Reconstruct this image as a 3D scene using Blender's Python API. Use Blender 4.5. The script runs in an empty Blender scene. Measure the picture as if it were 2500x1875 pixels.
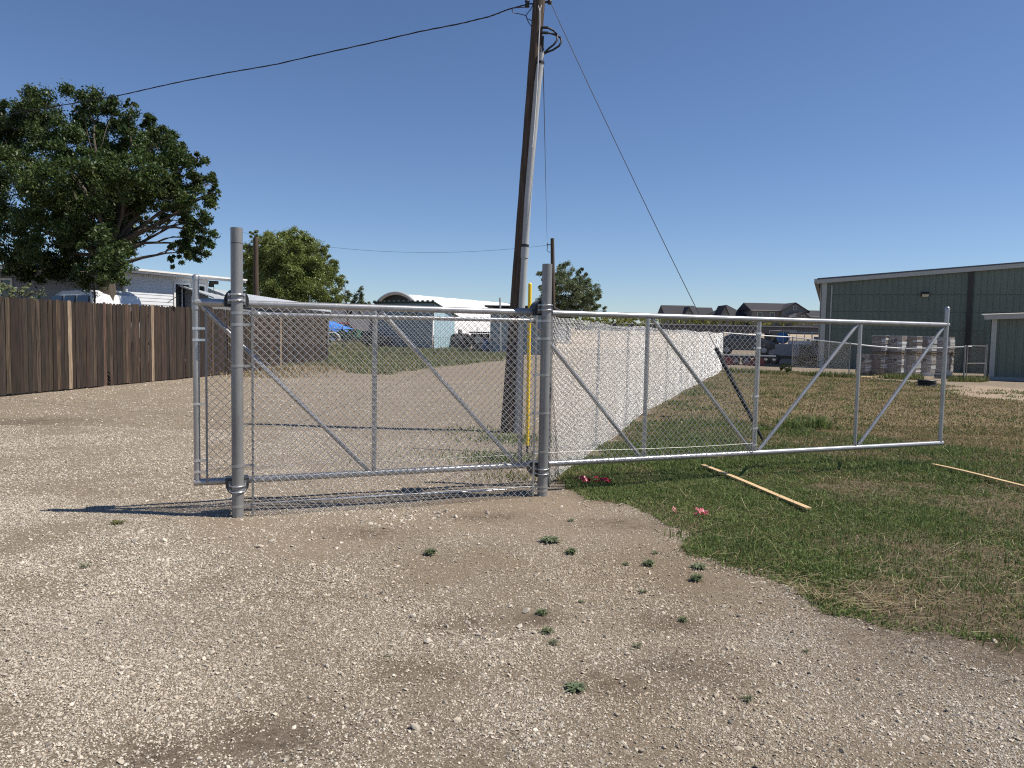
import bpy, math, random
import numpy as np
from mathutils import Vector
rng = np.random.default_rng(7); random.seed(7)
S = bpy.context.scene; COL = S.collection
# ---------------------------------------------------------------- camera, sky, sun, exposure
FPX, PW, PH, HCAM = 1880.0, 2500, 1875, 1.675
PIT = math.atan((937.5-812)/FPX); ROL = math.radians(1.09)
Fv = np.array([0, math.cos(PIT), -math.sin(PIT)]); R0 = np.array([1., 0, 0]); U0 = np.array([0, math.sin(PIT), math.cos(PIT)])
Rv = R0*math.cos(ROL)+U0*math.sin(ROL); Uv = U0*math.cos(ROL)-R0*math.sin(ROL); CAM = np.array([0, 0, HCAM])
cd = bpy.data.cameras.new('camera'); co = bpy.data.objects.new('camera', cd); COL.objects.link(co)
from mathutils import Matrix
co.matrix_world = Matrix(((Rv[0], Uv[0], -Fv[0], 0), (Rv[1], Uv[1], -Fv[1], 0), (Rv[2], Uv[2], -Fv[2], HCAM), (0, 0, 0, 1)))
cd.sensor_fit = 'HORIZONTAL'; cd.sensor_width = 36.0; cd.lens = 36.0*FPX/PW; cd.clip_start = 0.05; cd.clip_end = 3000
S.camera = co
SUN_EL = math.radians(55.5); sdir = np.array([0.9964*math.cos(SUN_EL), -0.085*math.cos(SUN_EL), math.sin(SUN_EL)])
W = bpy.data.worlds.new('World'); S.world = W; W.use_nodes = True
nt = W.node_tree; bg = nt.nodes['Background']; sk = nt.nodes.new('ShaderNodeTexSky'); sk.sky_type = 'NISHITA'; sk.sun_disc = False
sk.sun_elevation = SUN_EL; sk.sun_rotation = math.atan2(sdir[0], sdir[1]); sk.altitude = 1400; sk.air_density = 1.0; sk.dust_density = 0.2; sk.ozone_density = 1.5
tn = nt.nodes.new('ShaderNodeMix'); tn.data_type = 'RGBA'; tn.blend_type = 'MULTIPLY'; tn.inputs[0].default_value = 1; tn.inputs[7].default_value = (.89, 1.0, 1.20, 1); nt.links.new(sk.outputs[0], tn.inputs[6]); nt.links.new(tn.outputs[2], bg.inputs[0]); bg.inputs[1].default_value = 0.074
sl = bpy.data.lights.new('sun', 'SUN'); so = bpy.data.objects.new('sun', sl); COL.objects.link(so)
sl.energy = 5.0; sl.angle = math.radians(0.55); sl.color = (1.0, 0.925, 0.82)
so.rotation_euler = Vector(sdir).to_track_quat('Z', 'Y').to_euler(); so.location = (20, -5, 30)
S.view_settings.view_transform = 'Standard'; S.view_settings.look = 'None'; S.view_settings.exposure = 0.30; S.view_settings.gamma = 1.0
S.render.engine = 'CYCLES'; S.cycles.max_bounces = 6; S.cycles.transparent_max_bounces = 16; S.cycles.use_denoising = False
S.cycles.filter_width = 1.15

# ---------------------------------------------------------------- placing helpers
def ray(x, y): return Fv+Rv*((x-PW/2)/FPX)-Uv*((y-PH/2)/FPX)
def gp(x, y, z=0.0):                                   # point of the level z seen at a pixel
    d = ray(x, y); return CAM+d*((z-HCAM)/d[2])
def pt(x, y, Y):                                       # point at distance Y ahead seen at a pixel
    d = ray(x, y); return CAM+d*(Y/d[1])
def sstep(a, b, x):
    t = np.clip((x-a)/(b-a), 0, 1); return t*t*(3-2*t)
def wob(x, y, s, seed=0):                              # cheap smooth noise, about -1..1
    r = np.random.default_rng(seed); v = 0
    for i in range(6):
        a = r.uniform(0, 6.28); k = r.uniform(.6, 1.7)/s*2.2; p = r.uniform(0, 6.28)
        v = v+np.sin((x*math.cos(a)+y*math.sin(a))*k+p+1.3*np.sin((x*math.sin(a)-y*math.cos(a))*k*.7+p*2))
    return v/3.2
def fence_x(y): return np.where(y < 36, -11.63+.16*(y-17.5), -8.67-.12*(y-36))
def zt(x, y):
    x = np.asarray(x, float); y = np.asarray(y, float)
    z = .47*sstep(.15, .8, fence_x(y)-x)*sstep(4, 9, y)
    z = z+2.4*sstep(58, 150, y)*np.where(x < 0, .7, 1)+1.3*sstep(150, 235, y)
    near = 1-sstep(30, 60, y)
    z = z+near*(.012*wob(x, y, 1.6, 1)+.006*wob(x, y, .5, 2))
    return z
def zg(x, y): return float(zt(x, y))
def inpoly(x, y, P):
    P = np.asarray(P)[:, :2]; c = np.zeros(np.shape(x), bool); j = len(P)-1
    for i in range(len(P)):
        xi, yi = P[i]; xj, yj = P[j]
        if yi != yj:
            c ^= ((yi > y) != (yj > y)) & (x < (xj-xi)*(y-yi)/(yj-yi)+xi)
        j = i
    return c
def soft(x, y, P, r, n=10, seed=3):
    q = np.random.default_rng(seed); m = np.zeros(np.shape(x))
    for i in range(n):
        a = q.uniform(0, 6.28); d = r*math.sqrt(q.uniform(0, 1)); m = m+inpoly(x+d*math.cos(a), y+d*math.sin(a), P)
    return m/n
G = lambda *ps: [gp(*p) for p in ps]

# ---------------------------------------------------------------- mesh collector
ORG = {}
class MB:
    def __init__(s): s.V = []; s.F = []; s.n = 0; s.sm = []; s.col = []; s.mi = []
    def add(s, V, Fs, smooth=False, col=None, mi=0):
        V = [tuple(map(float, v)) for v in V]
        s.V += V; s.F += [tuple(i+s.n for i in f) for f in Fs]; s.sm += [smooth]*len(Fs); s.mi += [mi]*len(Fs)
        s.col += [col if col else (1, 1, 1)]*len(V); s.n += len(V)
    def box(s, c, d, rz=0, col=None, mi=0, u=None, v=None):
        if u is None: u = np.array([math.cos(rz), math.sin(rz), 0]); v = np.array([-math.sin(rz), math.cos(rz), 0])
        w = np.cross(u, v); c = np.array(c, float); hx, hy, hz = d[0]/2, d[1]/2, d[2]/2
        V = [c+u*a*hx+v*b*hy+w*e*hz for e in (-1, 1) for b in (-1, 1) for a in (-1, 1)]
        s.add(V, [(0, 2, 3, 1), (4, 5, 7, 6), (0, 1, 5, 4), (2, 6, 7, 3), (1, 3, 7, 5), (0, 4, 6, 2)], False, col, mi)
    def tube(s, P, r, n=10, col=None, caps=True, closed=False, mi=0):
        P = [np.array(p, float) for p in P]; m = len(P); rr = r if hasattr(r, '__len__') else [r]*m
        V = []; t0 = None; ref = None
        for i in range(m):
            a = P[max(i-1, 0)] if not closed else P[i-1]; b = P[min(i+1, m-1)] if not closed else P[(i+1) % m]
            t = b-a; t = t/(np.linalg.norm(t)+1e-12)
            if ref is None:
                ref = np.array([0, 0, 1.]) if abs(t[2]) < .9 else np.array([1., 0, 0])
                u = np.cross(t, ref)
            else:
                u = u-t*(u@t)
            u = u/(np.linalg.norm(u)+1e-12); w = np.cross(t, u)
            for k in range(n):
                q = 2*math.pi*k/n; V.append(P[i]+(u*math.cos(q)+w*math.sin(q))*rr[i])
        Fs = []
        for i in range(m if closed else m-1):
            j = (i+1) % m
            for k in range(n):
                l = (k+1) % n; Fs.append((i*n+k, i*n+l, j*n+l, j*n+k))
        s.add(V, Fs, True, col, mi)
        if caps and not closed:
            k = s.n
            s.add(V[:n], [tuple(range(n-1, -1, -1))], False, col, mi); s.add(V[-n:], [tuple(range(n))], False, col, mi)
    def prism(s, poly, o, u, v, w, d, col=None, mi=0, smooth=False):     # polygon (a,b) on axes u,v at o, extruded d along w
        o, u, v, w = [np.array(q, float) for q in (o, u, v, w)]; n = len(poly)
        A = [o+u*a+v*b for a, b in poly]; B = [p+w*d for p in A]
        flip = np.cross(u, v)@w*d < 0
        s.add(A, [tuple(range(n)) if flip else tuple(range(n-1, -1, -1))], False, col, mi)
        s.add(B, [tuple(range(n-1, -1, -1)) if flip else tuple(range(n))], False, col, mi)
        Fs = [(i, (i+1) % n, n+(i+1) % n, n+i) for i in range(n)]
        if flip: Fs = [f[::-1] for f in Fs]
        s.add(A+B, Fs, smooth, col, mi)
    def lathe(s, prof, c, n=16, col=None, axis=None, mi=0):              # profile (r, h) round an axis through c
        c = np.array(c, float); ax = np.array([0, 0, 1.]) if axis is None else np.array(axis, float); ax = ax/np.linalg.norm(ax)
        u = np.cross(ax, [0, 0, 1.] if abs(ax[2]) < .9 else [1., 0, 0]); u = u/np.linalg.norm(u); v = np.cross(ax, u)
        V = []; m = len(prof)
        for r, h in prof:
            for k in range(n):
                q = 2*math.pi*k/n; V.append(c+ax*h+(u*math.cos(q)+v*math.sin(q))*r)
        s.add(V, [(i*n+k, i*n+(k+1) % n, (i+1)*n+(k+1) % n, (i+1)*n+k) for i in range(m-1) for k in range(n)], True, col, mi)
    def quad(s, a, b, c, d, col=None, mi=0): s.add([a, b, c, d], [(0, 1, 2, 3)], False, col, mi)
    def build(s, name, mat, parent=None, org=None):
        o0 = np.array(org if org is not None else (ORG.get(parent.name, (0, 0, 0)) if parent else (0, 0, 0)), float)
        V = np.array(s.V)-o0
        me = bpy.data.meshes.new(name); me.from_pydata(V.tolist(), [], s.F)
        me.polygons.foreach_set('use_smooth', s.sm)
        for m in (mat if isinstance(mat, (list, tuple)) else [mat]): me.materials.append(m)
        if any(s.mi): me.polygons.foreach_set('material_index', s.mi)
        at = me.attributes.new('tint', 'FLOAT_COLOR', 'POINT')
        at.data.foreach_set('color', np.concatenate([np.array(s.col, np.float32), np.ones((s.n, 1), np.float32)], 1).ravel())
        me.update(); o = bpy.data.objects.new(name, me); COL.objects.link(o)
        if parent: o.parent = parent; ORG[o.name] = tuple(o0)
        else: o.location = o0; ORG[o.name] = tuple(o0)
        return o
def npmesh(name, V, Fn, mat, parent=None, col=None, org=(0, 0, 0), smooth=False):   # big meshes: V (n,3), Fn (m,k)
    V = np.asarray(V, np.float32)-np.array(org, np.float32); Fn = np.asarray(Fn, np.int32); k = Fn.shape[1]
    me = bpy.data.meshes.new(name); me.vertices.add(len(V)); me.vertices.foreach_set('co', V.ravel())
    me.loops.add(Fn.size); me.loops.foreach_set('vertex_index', Fn.ravel())
    me.polygons.add(len(Fn)); me.polygons.foreach_set('loop_start', np.arange(0, Fn.size, k, dtype=np.int32))
    me.polygons.foreach_set('use_smooth', np.full(len(Fn), smooth))
    if col is not None:
        at = me.attributes.new('tint', 'FLOAT_COLOR', 'POINT')
        at.data.foreach_set('color', np.concatenate([np.asarray(col, np.float32), np.ones((len(V), 1), np.float32)], 1).ravel())
    me.materials.append(mat); me.update(calc_edges=True); me.validate()
    o = bpy.data.objects.new(name, me); COL.objects.link(o)
    if parent: o.parent = parent
    else: o.location = org
    ORG[o.name] = tuple(org)
    return o
def tag(o, label=None, cat=None, group=None, kind=None):
    for k, v in (('label', label), ('category', cat), ('group', group), ('kind', kind)):
        if v: o[k] = v
    return o
def thing(name, loc, label, cat, group=None):
    o = bpy.data.objects.new(name, None); o.empty_display_size = .2; COL.objects.link(o); o.location = tuple(map(float, loc)); ORG[o.name] = tuple(map(float, loc))
    return tag(o, label, cat, group)
def tree_copy(o, loc, label=None, rz=None, scale=None, parent=None):
    c = o.copy(); COL.objects.link(c)
    if parent: c.parent = parent
    else:
        c.location = tuple(map(float, loc)); ORG[c.name] = tuple(map(float, loc))
        if label: c['label'] = label
        if rz is not None: c.rotation_euler = (0, 0, rz)
        if scale: c.scale = (scale,)*3
    for ch in o.children: tree_copy(ch, None, parent=c)
    return c

# ---------------------------------------------------------------- materials
def M(name, col, rough=.6, metal=0., var=.0, vs=8., c2=None, bump=0., bs=40., st=(1, 1, 1), tint=False, spec=.5, sub=None, coat=0., bd=.01, det=6.):
    m = bpy.data.materials.new(name); m.use_nodes = True; t = m.node_tree; N = t.nodes; L = t.links; b = N['Principled BSDF']
    b.inputs['Roughness'].default_value = rough; b.inputs['Metallic'].default_value = metal; b.inputs['Specular IOR Level'].default_value = spec
    if coat: b.inputs['Coat Weight'].default_value = coat; b.inputs['Coat Roughness'].default_value = .15
    c = tuple(col)+(1,)
    tc = N.new('ShaderNodeTexCoord'); mp = N.new('ShaderNodeMapping'); mp.inputs['Scale'].default_value = st; L.new(tc.outputs['Object'], mp.inputs[0])
    src = None
    if var or c2:
        nz = N.new('ShaderNodeTexNoise'); nz.inputs['Scale'].default_value = vs; nz.inputs['Detail'].default_value = det; nz.inputs['Roughness'].default_value = .65; L.new(mp.outputs[0], nz.inputs['Vector'])
        rp = N.new('ShaderNodeValToRGB'); rp.color_ramp.elements[0].position = .33; rp.color_ramp.elements[1].position = .67
        d = tuple(c2)+(1,) if c2 else tuple(min(1, q*(1+var)) for q in col)+(1,)
        a = c if c2 else tuple(q*(1-var) for q in col)+(1,)
        rp.color_ramp.elements[0].color = a; rp.color_ramp.elements[1].color = d; L.new(nz.outputs[0], rp.inputs[0]); src = rp.outputs[0]
    if tint:
        at = N.new('ShaderNodeAttribute'); at.attribute_name = 'tint'; mx = N.new('ShaderNodeMix'); mx.data_type = 'RGBA'; mx.blend_type = 'MULTIPLY'; mx.inputs['Factor'].default_value = 1
        if src: L.new(src, mx.inputs[6])
        else: mx.inputs[6].default_value = c
        L.new(at.outputs['Color'], mx.inputs[7]); src = mx.outputs[2]
    if src: L.new(src, b.inputs['Base Color'])
    else: b.inputs['Base Color'].default_value = c
    if bump:
        n2 = N.new('ShaderNodeTexNoise'); n2.inputs['Scale'].default_value = bs; n2.inputs['Detail'].default_value = 5; L.new(mp.outputs[0], n2.inputs['Vector'])
        bp = N.new('ShaderNodeBump'); bp.inputs['Strength'].default_value = bump; bp.inputs['Distance'].default_value = bd; L.new(n2.outputs[0], bp.inputs['Height']); L.new(bp.outputs[0], b.inputs['Normal'])
    if sub:
        tr = N.new('ShaderNodeBsdfTranslucent'); ms = N.new('ShaderNodeMixShader'); ms.inputs[0].default_value = sub
        if src: L.new(src, tr.inputs[0])
        else: tr.inputs[0].default_value = c
        L.new(b.outputs[0], ms.inputs[1]); L.new(tr.outputs[0], ms.inputs[2]); L.new(ms.outputs[0], N['Material Output'].inputs[0])
    return m
GALV = M('galvanised_steel', (.41, .41, .405), .34, .6, var=.14, vs=9, bump=.08, bs=60, st=(1, 1, .35))
GALVP = M('galvanised_post', (.245, .245, .24), .45, .35, var=.2, vs=7, bump=.1, bs=50, st=(1, 1, .25))
WIRE = M('galvanised_wire', (.50, .50, .49), .36, .5); WIRED = M('dull_wire', (.20, .20, .195), .5, .3); WIREF = M('new_fence_wire', (.64, .65, .65), .34, .35); POSTD = M('dull_post', (.20, .20, .20), .5, .3)
WIREW = M('bright_wire', (.56, .56, .55), .36, .4)
BLACKP = M('dark_grey_cast', (.06, .063, .068), .55, 0, var=.15, vs=30, bump=.1)
ZINC = M('zinc_bolt', (.75, .76, .77), .28, .85)
WOODF = M('weathered_fence_wood', (.009, .006, .004), .85, 0, c2=(.068, .047, .033), vs=7, st=(3.2, 3.2, .22), bump=.6, bs=8, tint=True, det=10)
WOODN = M('new_lumber', (.52, .35, .17), .7, 0, c2=(.66, .49, .27), vs=5, st=(1, 12, 12), bump=.15, bs=30, tint=True)
POLEW = M('creosote_pole', (.026, .016, .010), .8, 0, c2=(.125, .084, .055), vs=6, st=(6, 6, .22), bump=.8, bs=10, det=9)
PVC = M('grey_pvc', (.40, .41, .40), .45, 0, var=.07, vs=4)
BLK = M('black_rubber', (.018, .018, .02), .55)
YEL = M('yellow_plastic', (.90, .60, .01), .4, 0, var=.05, vs=3)
SIDESHD = M('shaded_siding', (.27, .29, .32), .6, 0, var=.05, vs=2)  # house front siding, tree shade put into its darker colour
SIDE = M('white_siding', (.66, .68, .70), .5, 0, var=.05, vs=2)
TRIMW = M('white_trim', (.78, .78, .76), .45, 0, var=.04)
GLASS = M('dark_glass', (.012, .016, .02), .06, 0, spec=.8)
ROOFM = M('galvanised_roof', (.62, .65, .68), .42, .35, var=.08, vs=1.5)
DARKR = M('dark_shingle', (.035, .035, .04), .9, 0, var=.3, vs=6, bump=.3, bs=30)
GREENW = M('green_metal_siding', (.138, .166, .130), .45, 0, var=.09, vs=.8, st=(1, 1, .4))
TANW = M('beige_trim', (.42, .42, .38), .5, 0, var=.05)
BROWN = M('dark_brown_metal', (.035, .028, .024), .5)
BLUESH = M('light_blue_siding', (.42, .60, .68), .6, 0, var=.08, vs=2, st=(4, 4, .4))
BLUEG = M('blue_grey_and_shaded_siding', (.25, .32, .35), .6, 0, var=.08, vs=2)
WHITEM = M('white_fabric_roof', (.82, .83, .84), .5, 0, var=.03)
PAINTW = M('white_car_paint', (.78, .79, .80), .25, 0, coat=.6)
def leafm(n, c, s=.25): return M(n, c, .42, 0, tint=True, sub=s, spec=.3)
LEAFD = leafm('dark_elm_leaf', (.062, .092, .026)); LEAFL = leafm('olive_leaf', (.205, .245, .072), .32); LEAFP = leafm('grey_green_leaf', (.165, .195, .105))
BARK = M('bark', (.05, .04, .03), .9, 0, c2=(.11, .09, .07), vs=8, st=(2, 2, .4), bump=.6, bs=12)
GRASSM = M('grass_blade', (1, 1, 1), .55, 0, tint=True, sub=.28, spec=.25)
STONEM = M('crushed_stone', (1, 1, 1), .9, 0, tint=True, spec=.2, bump=.25, bs=160, bd=.004)

# ---------------------------------------------------------------- ground regions (in metres, read off the picture once)
LAWN = G((1348, 1185), (1420, 1212), (1500, 1232), (1592, 1252), (1612, 1292), (1650, 1325), (1705, 1350), (1780, 1382), (1900, 1420), (1990, 1450), (2080, 1488), (2160, 1515), (2310, 1535), (2420, 1585), (2560, 1650), (3100, 1700)) + \
    G((3300, 990), (2500, 955), (2350, 944), (2210, 932), (2065, 917), (1900, 904), (1764, 906), (1580, 1004), (1345, 1172))
DRYP = G((1380, 1010), (1580, 1010), (1770, 905), (2060, 922), (2350, 955), (2500, 975), (2900, 1000), (2900, 1180), (2450, 1120), (2310, 1060), (2100, 1060), (1900, 1050), (1700, 1010), (1600, 1040), (1450, 1040))
BARE = G((2290, 950), (2390, 940), (2500, 950), (2800, 975), (2800, 1000), (2500, 980), (2360, 968))
VERGE = G((640, 918), (700, 905), (800, 897), (870, 912), (930, 915), (1010, 903), (1110, 893), (1225, 880), (1262, 850), (1262, 836), (780, 838), (780, 880))
SMOOTH = G((420, 1255), (700, 1262), (1000, 1235), (1330, 1205), (1420, 1225), (1590, 1262), (1560, 1330), (1350, 1330), (1100, 1300), (900, 1350), (700, 1390), (480, 1330))
STAINS = [(1126, 1522, .20), (1295, 1508, .16), (1650, 1520, .24), (1510, 1668, .20), (1690, 1636, .28), (660, 1795, .22), (1530, 1280, .35), (1180, 1260, .3), (1000, 1640, .15), (380, 1850, .2), (60, 1030, .8), (900, 1300, .3), (1240, 1075, .55), (2450, 1600, .5), (2300, 1560, .4)]

def grid_axis(a):
    out = []
    for lo, hi, st in a: out += list(np.arange(lo, hi, st))
    return np.array(out+[a[-1][1]])
def lj(x, y): return x+.15*wob(x, y, .55, 11)+.07*wob(x, y, .17, 17), y+.13*wob(x, y, .5, 12)+.06*wob(x, y, .16, 19)
gx = grid_axis([(-900, -200, 50), (-200, -60, 10), (-60, -14, 1), (-14, 22, .1), (22, 60, 1), (60, 200, 10), (200, 900, 50)])
gy = grid_axis([(-60, -6, 3), (-6, 1.5, .5), (1.5, 24, .1), (24, 60, .3), (60, 120, 2), (120, 300, 6), (300, 1500, 60)])
X, Y = np.meshgrid(gx, gy); x = X.ravel(); y = Y.ravel(); z = zt(x, y)
lawn = soft(*lj(x, y), LAWN, .2); dry = soft(x, y, DRYP, .8)*lawn; bare = soft(x+.2*wob(x, y, 1, 13), y, BARE, .5)
verge = soft(x, y+.2*wob(x, y, 1.2, 14), VERGE, .35); smooth = soft(x+.1*wob(x, y, .5, 15), y, SMOOTH, .35)
stain = np.zeros(len(x))
for px, py, r in STAINS:
    c = gp(px, py); stain = np.maximum(stain, np.exp(-(((x-c[0])/1.5)**2+((y-c[1])*1.1)**2)/r**2*1.2)*(.75+.35*wob(x*4, y*4, .6, 16)))
field = sstep(74, 80, y+6*wob(x, y, 30, 18))
nx_, ny_ = len(gx), len(gy); I = np.arange(nx_*ny_).reshape(ny_, nx_)
Fg = np.stack([I[:-1, :-1], I[:-1, 1:], I[1:, 1:], I[1:, :-1]], -1).reshape(-1, 4)
GR = bpy.data.materials.new('gravel_ground'); GR.use_nodes = True
def ground_mat(m):
    t = m.node_tree; N = t.nodes; L = t.links; b = N['Principled BSDF']; b.inputs['Roughness'].default_value = .95; b.inputs['Specular IOR Level'].default_value = .15
    tc = N.new('ShaderNodeTexCoord'); P = tc.outputs['Object']
    def noise(sc, det=6, ro=.6):
        n = N.new('ShaderNodeTexNoise'); n.inputs['Scale'].default_value = sc; n.inputs['Detail'].default_value = det; n.inputs['Roughness'].default_value = ro; L.new(P, n.inputs['Vector']); return n.outputs[0]
    def vor(sc, feat='F1'):
        n = N.new('ShaderNodeTexVoronoi'); n.inputs['Scale'].default_value = sc; d = N.new('ShaderNodeTexNoise'); d.inputs['Scale'].default_value = sc*.7; L.new(P, d.inputs['Vector']); q = N.new('ShaderNodeVectorMath'); q.operation = 'MULTIPLY_ADD'; L.new(d.outputs['Color'], q.inputs[0]); q.inputs[1].default_value = (.9/sc,)*3; L.new(P, q.inputs[2]); L.new(q.outputs[0], n.inputs['Vector']); return n
    def ramp(s, a, ca, bb, cb):
        r = N.new('ShaderNodeValToRGB'); e = r.color_ramp.elements; e[0].position = a; e[0].color = ca+(1,); e[1].position = bb; e[1].color = cb+(1,); L.new(s, r.inputs[0]); return r.outputs[0]
    def mix(f, a, c, mode='MIX'):
        x = N.new('ShaderNodeMix'); x.data_type = 'RGBA'; x.blend_type = mode
        (L.new(f, x.inputs[0]) if not isinstance(f, float) else setattr(x.inputs[0], 'default_value', f))
        for k, q in ((6, a), (7, c)):
            if isinstance(q, tuple): x.inputs[k].default_value = q+(1,)
            else: L.new(q, x.inputs[k])
        return x.outputs[2]
    def attr(n):
        a = N.new('ShaderNodeAttribute'); a.attribute_name = n; return a.outputs['Fac']
    v1 = vor(85); v2 = vor(170)
    sep = N.new('ShaderNodeSeparateColor'); L.new(v1.outputs['Color'], sep.inputs[0])
    stone = ramp(sep.outputs[0], .1, (.12, .100, .076), .9, (.42, .36, .28))
    sep2 = N.new('ShaderNodeSeparateColor'); L.new(v2.outputs['Color'], sep2.inputs[0])
    fine = ramp(sep2.outputs[0], .1, (.15, .122, .090), .9, (.36, .30, .225))
    base = mix(ramp(noise(3.0), .42, (0, 0, 0), .58, (1, 1, 1)), fine, stone)
    edge = ramp(v1.outputs['Distance'], .35, (1, 1, 1), .75, (.45, .42, .4))
    base = mix(attr('brown'), base, mix(.5, base, (.22, .165, .105))); base = mix(.35, base, edge, 'MULTIPLY'); base = mix(.55, base, ramp(noise(210, 3, .7), .3, (.5, .48, .46), .7, (1.35, 1.32, 1.28)), 'MULTIPLY')
    base = mix(ramp(noise(.35, 5), .38, (0, 0, 0), .68, (.85, .85, .85)), base, mix(.4, base, (.30, .24, .17)))
    dirt = ramp(noise(28, 8, .7), .3, (.20, .155, .108), .7, (.34, .275, .205))
    base = mix(attr('smooth'), base, dirt)
    soil = ramp(noise(9, 8, .7), .3, (.085, .064, .042), .7, (.20, .155, .105))
    dryg = ramp(noise(5, 9, .75), .3, (.115, .085, .045), .7, (.235, .185, .105))
    base = mix(attr('lawn'), base, soil); base = mix(attr('dry'), base, dryg)
    base = mix(attr('bare'), base, ramp(noise(7, 8, .7), .3, (.26, .20, .14), .7, (.40, .32, .235)))
    base = mix(attr('verge'), base, ramp(noise(2, 8, .7), .35, (.085, .085, .035), .65, (.20, .165, .085)))
    base = mix(attr('field'), base, ramp(noise(.08, 8, .7), .35, (.25, .20, .14), .65, (.42, .34, .25)))
    sm_ = N.new('ShaderNodeMath'); sm_.operation = 'MULTIPLY'; L.new(attr('stain'), sm_.inputs[0]); L.new(ramp(noise(16, 8, .75), .36, (.12, .12, .12), .60, (1, 1, 1)), sm_.inputs[1])
    base = mix(sm_.outputs[0], base, mix(.92, base, (.070, .053, .037)))
    L.new(base, b.inputs['Base Color'])
    h = N.new('ShaderNodeMath'); h.operation = 'MULTIPLY_ADD'; L.new(v1.outputs['Distance'], h.inputs[0]); h.inputs[1].default_value = -.35; L.new(noise(130, 6, .75), h.inputs[2])
    bp = N.new('ShaderNodeBump'); bp.inputs['Strength'].default_value = .9; bp.inputs['Distance'].default_value = .012; L.new(h.outputs[0], bp.inputs['Height']); L.new(bp.outputs[0], b.inputs['Normal'])
ground_mat(GR)
ground = npmesh('ground', np.stack([x, y, z], 1), Fg, GR, smooth=True); tag(ground, 'gravel lot with a worn lawn and far fields', 'ground', kind='structure')
for nme, arr in (('lawn', lawn), ('dry', dry), ('bare', bare), ('verge', verge), ('smooth', smooth), ('stain', stain), ('field', field), ('brown', np.clip(.45+.8*wob(x, y, 1.3, 10)+.3*wob(x, y, .4, 20), 0, 1)*np.exp(-((x-.9)/2.2)**2-((y-5)/3.2)**2))):
    a = ground.data.attributes.new(nme, 'FLOAT', 'POINT'); a.data.foreach_set('value', np.clip(arr, 0, 1).astype(np.float32))

# ---------------------------------------------------------------- gravel stones (stuff)
PHI = (1+5**.5)/2
ICO = np.array([(-1, PHI, 0), (1, PHI, 0), (-1, -PHI, 0), (1, -PHI, 0), (0, -1, PHI), (0, 1, PHI), (0, -1, -PHI), (0, 1, -PHI), (PHI, 0, -1), (PHI, 0, 1), (-PHI, 0, -1), (-PHI, 0, 1)])/1.9
ICF = np.array([(0, 11, 5), (0, 5, 1), (0, 1, 7), (0, 7, 10), (0, 10, 11), (1, 5, 9), (5, 11, 4), (11, 10, 2), (10, 7, 6), (7, 1, 8), (3, 9, 4), (3, 4, 2), (3, 2, 6), (3, 6, 8), (3, 8, 9), (4, 9, 5), (2, 4, 11), (6, 2, 10), (8, 6, 7), (9, 8, 1)])
OCT = np.array([(1, 0, 0), (-1, 0, 0), (0, 1, 0), (0, -1, 0), (0, 0, 1), (0, 0, -1)], float); OCF = np.array([(0, 2, 4), (2, 1, 4), (1, 3, 4), (3, 0, 4), (2, 0, 5), (1, 2, 5), (3, 1, 5), (0, 3, 5)])
def rotz(V, a):
    c, s = np.cos(a)[:, None], np.sin(a)[:, None]; return np.stack([V[..., 0]*c-V[..., 1]*s, V[..., 0]*s+V[..., 1]*c, V[..., 2]], -1)
def stones(px, py, r, base, fac, col):
    n = len(px); B = base[None]*(1+rng.uniform(-.33, .33, (n, len(base), 3)))
    B = B*np.stack([r*rng.uniform(.8, 1.25, n), r*rng.uniform(.7, 1.1, n), r*rng.uniform(.42, .8, n)], 1)[:, None, :]
    tl = rng.normal(0, .3, (n, 2)); B[..., 2] += B[..., 0]*tl[:, :1]+B[..., 1]*tl[:, 1:]
    B = rotz(B, rng.uniform(0, 6.28, n)); zz = zt(px, py)+r*rng.uniform(-.05, .35, n)
    B += np.stack([px, py, zz], 1)[:, None, :]; k = len(base)
    Fs = fac[None]+(np.arange(n)*k)[:, None, None]
    return B.reshape(-1, 3), Fs.reshape(-1, 3), np.repeat(col, k, 0)
def scatter(n, y0, y1, wid=.74):
    yy = rng.uniform(y0, y1, n); xx = rng.uniform(-1, 1, n)*(wid*yy+.4); k = rng.uniform(0, 1, n) < (wid*yy+.4)/(wid*y1+.4)
    return xx[k], yy[k]
SV, SF, SC, off = [], [], [], 0
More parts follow.
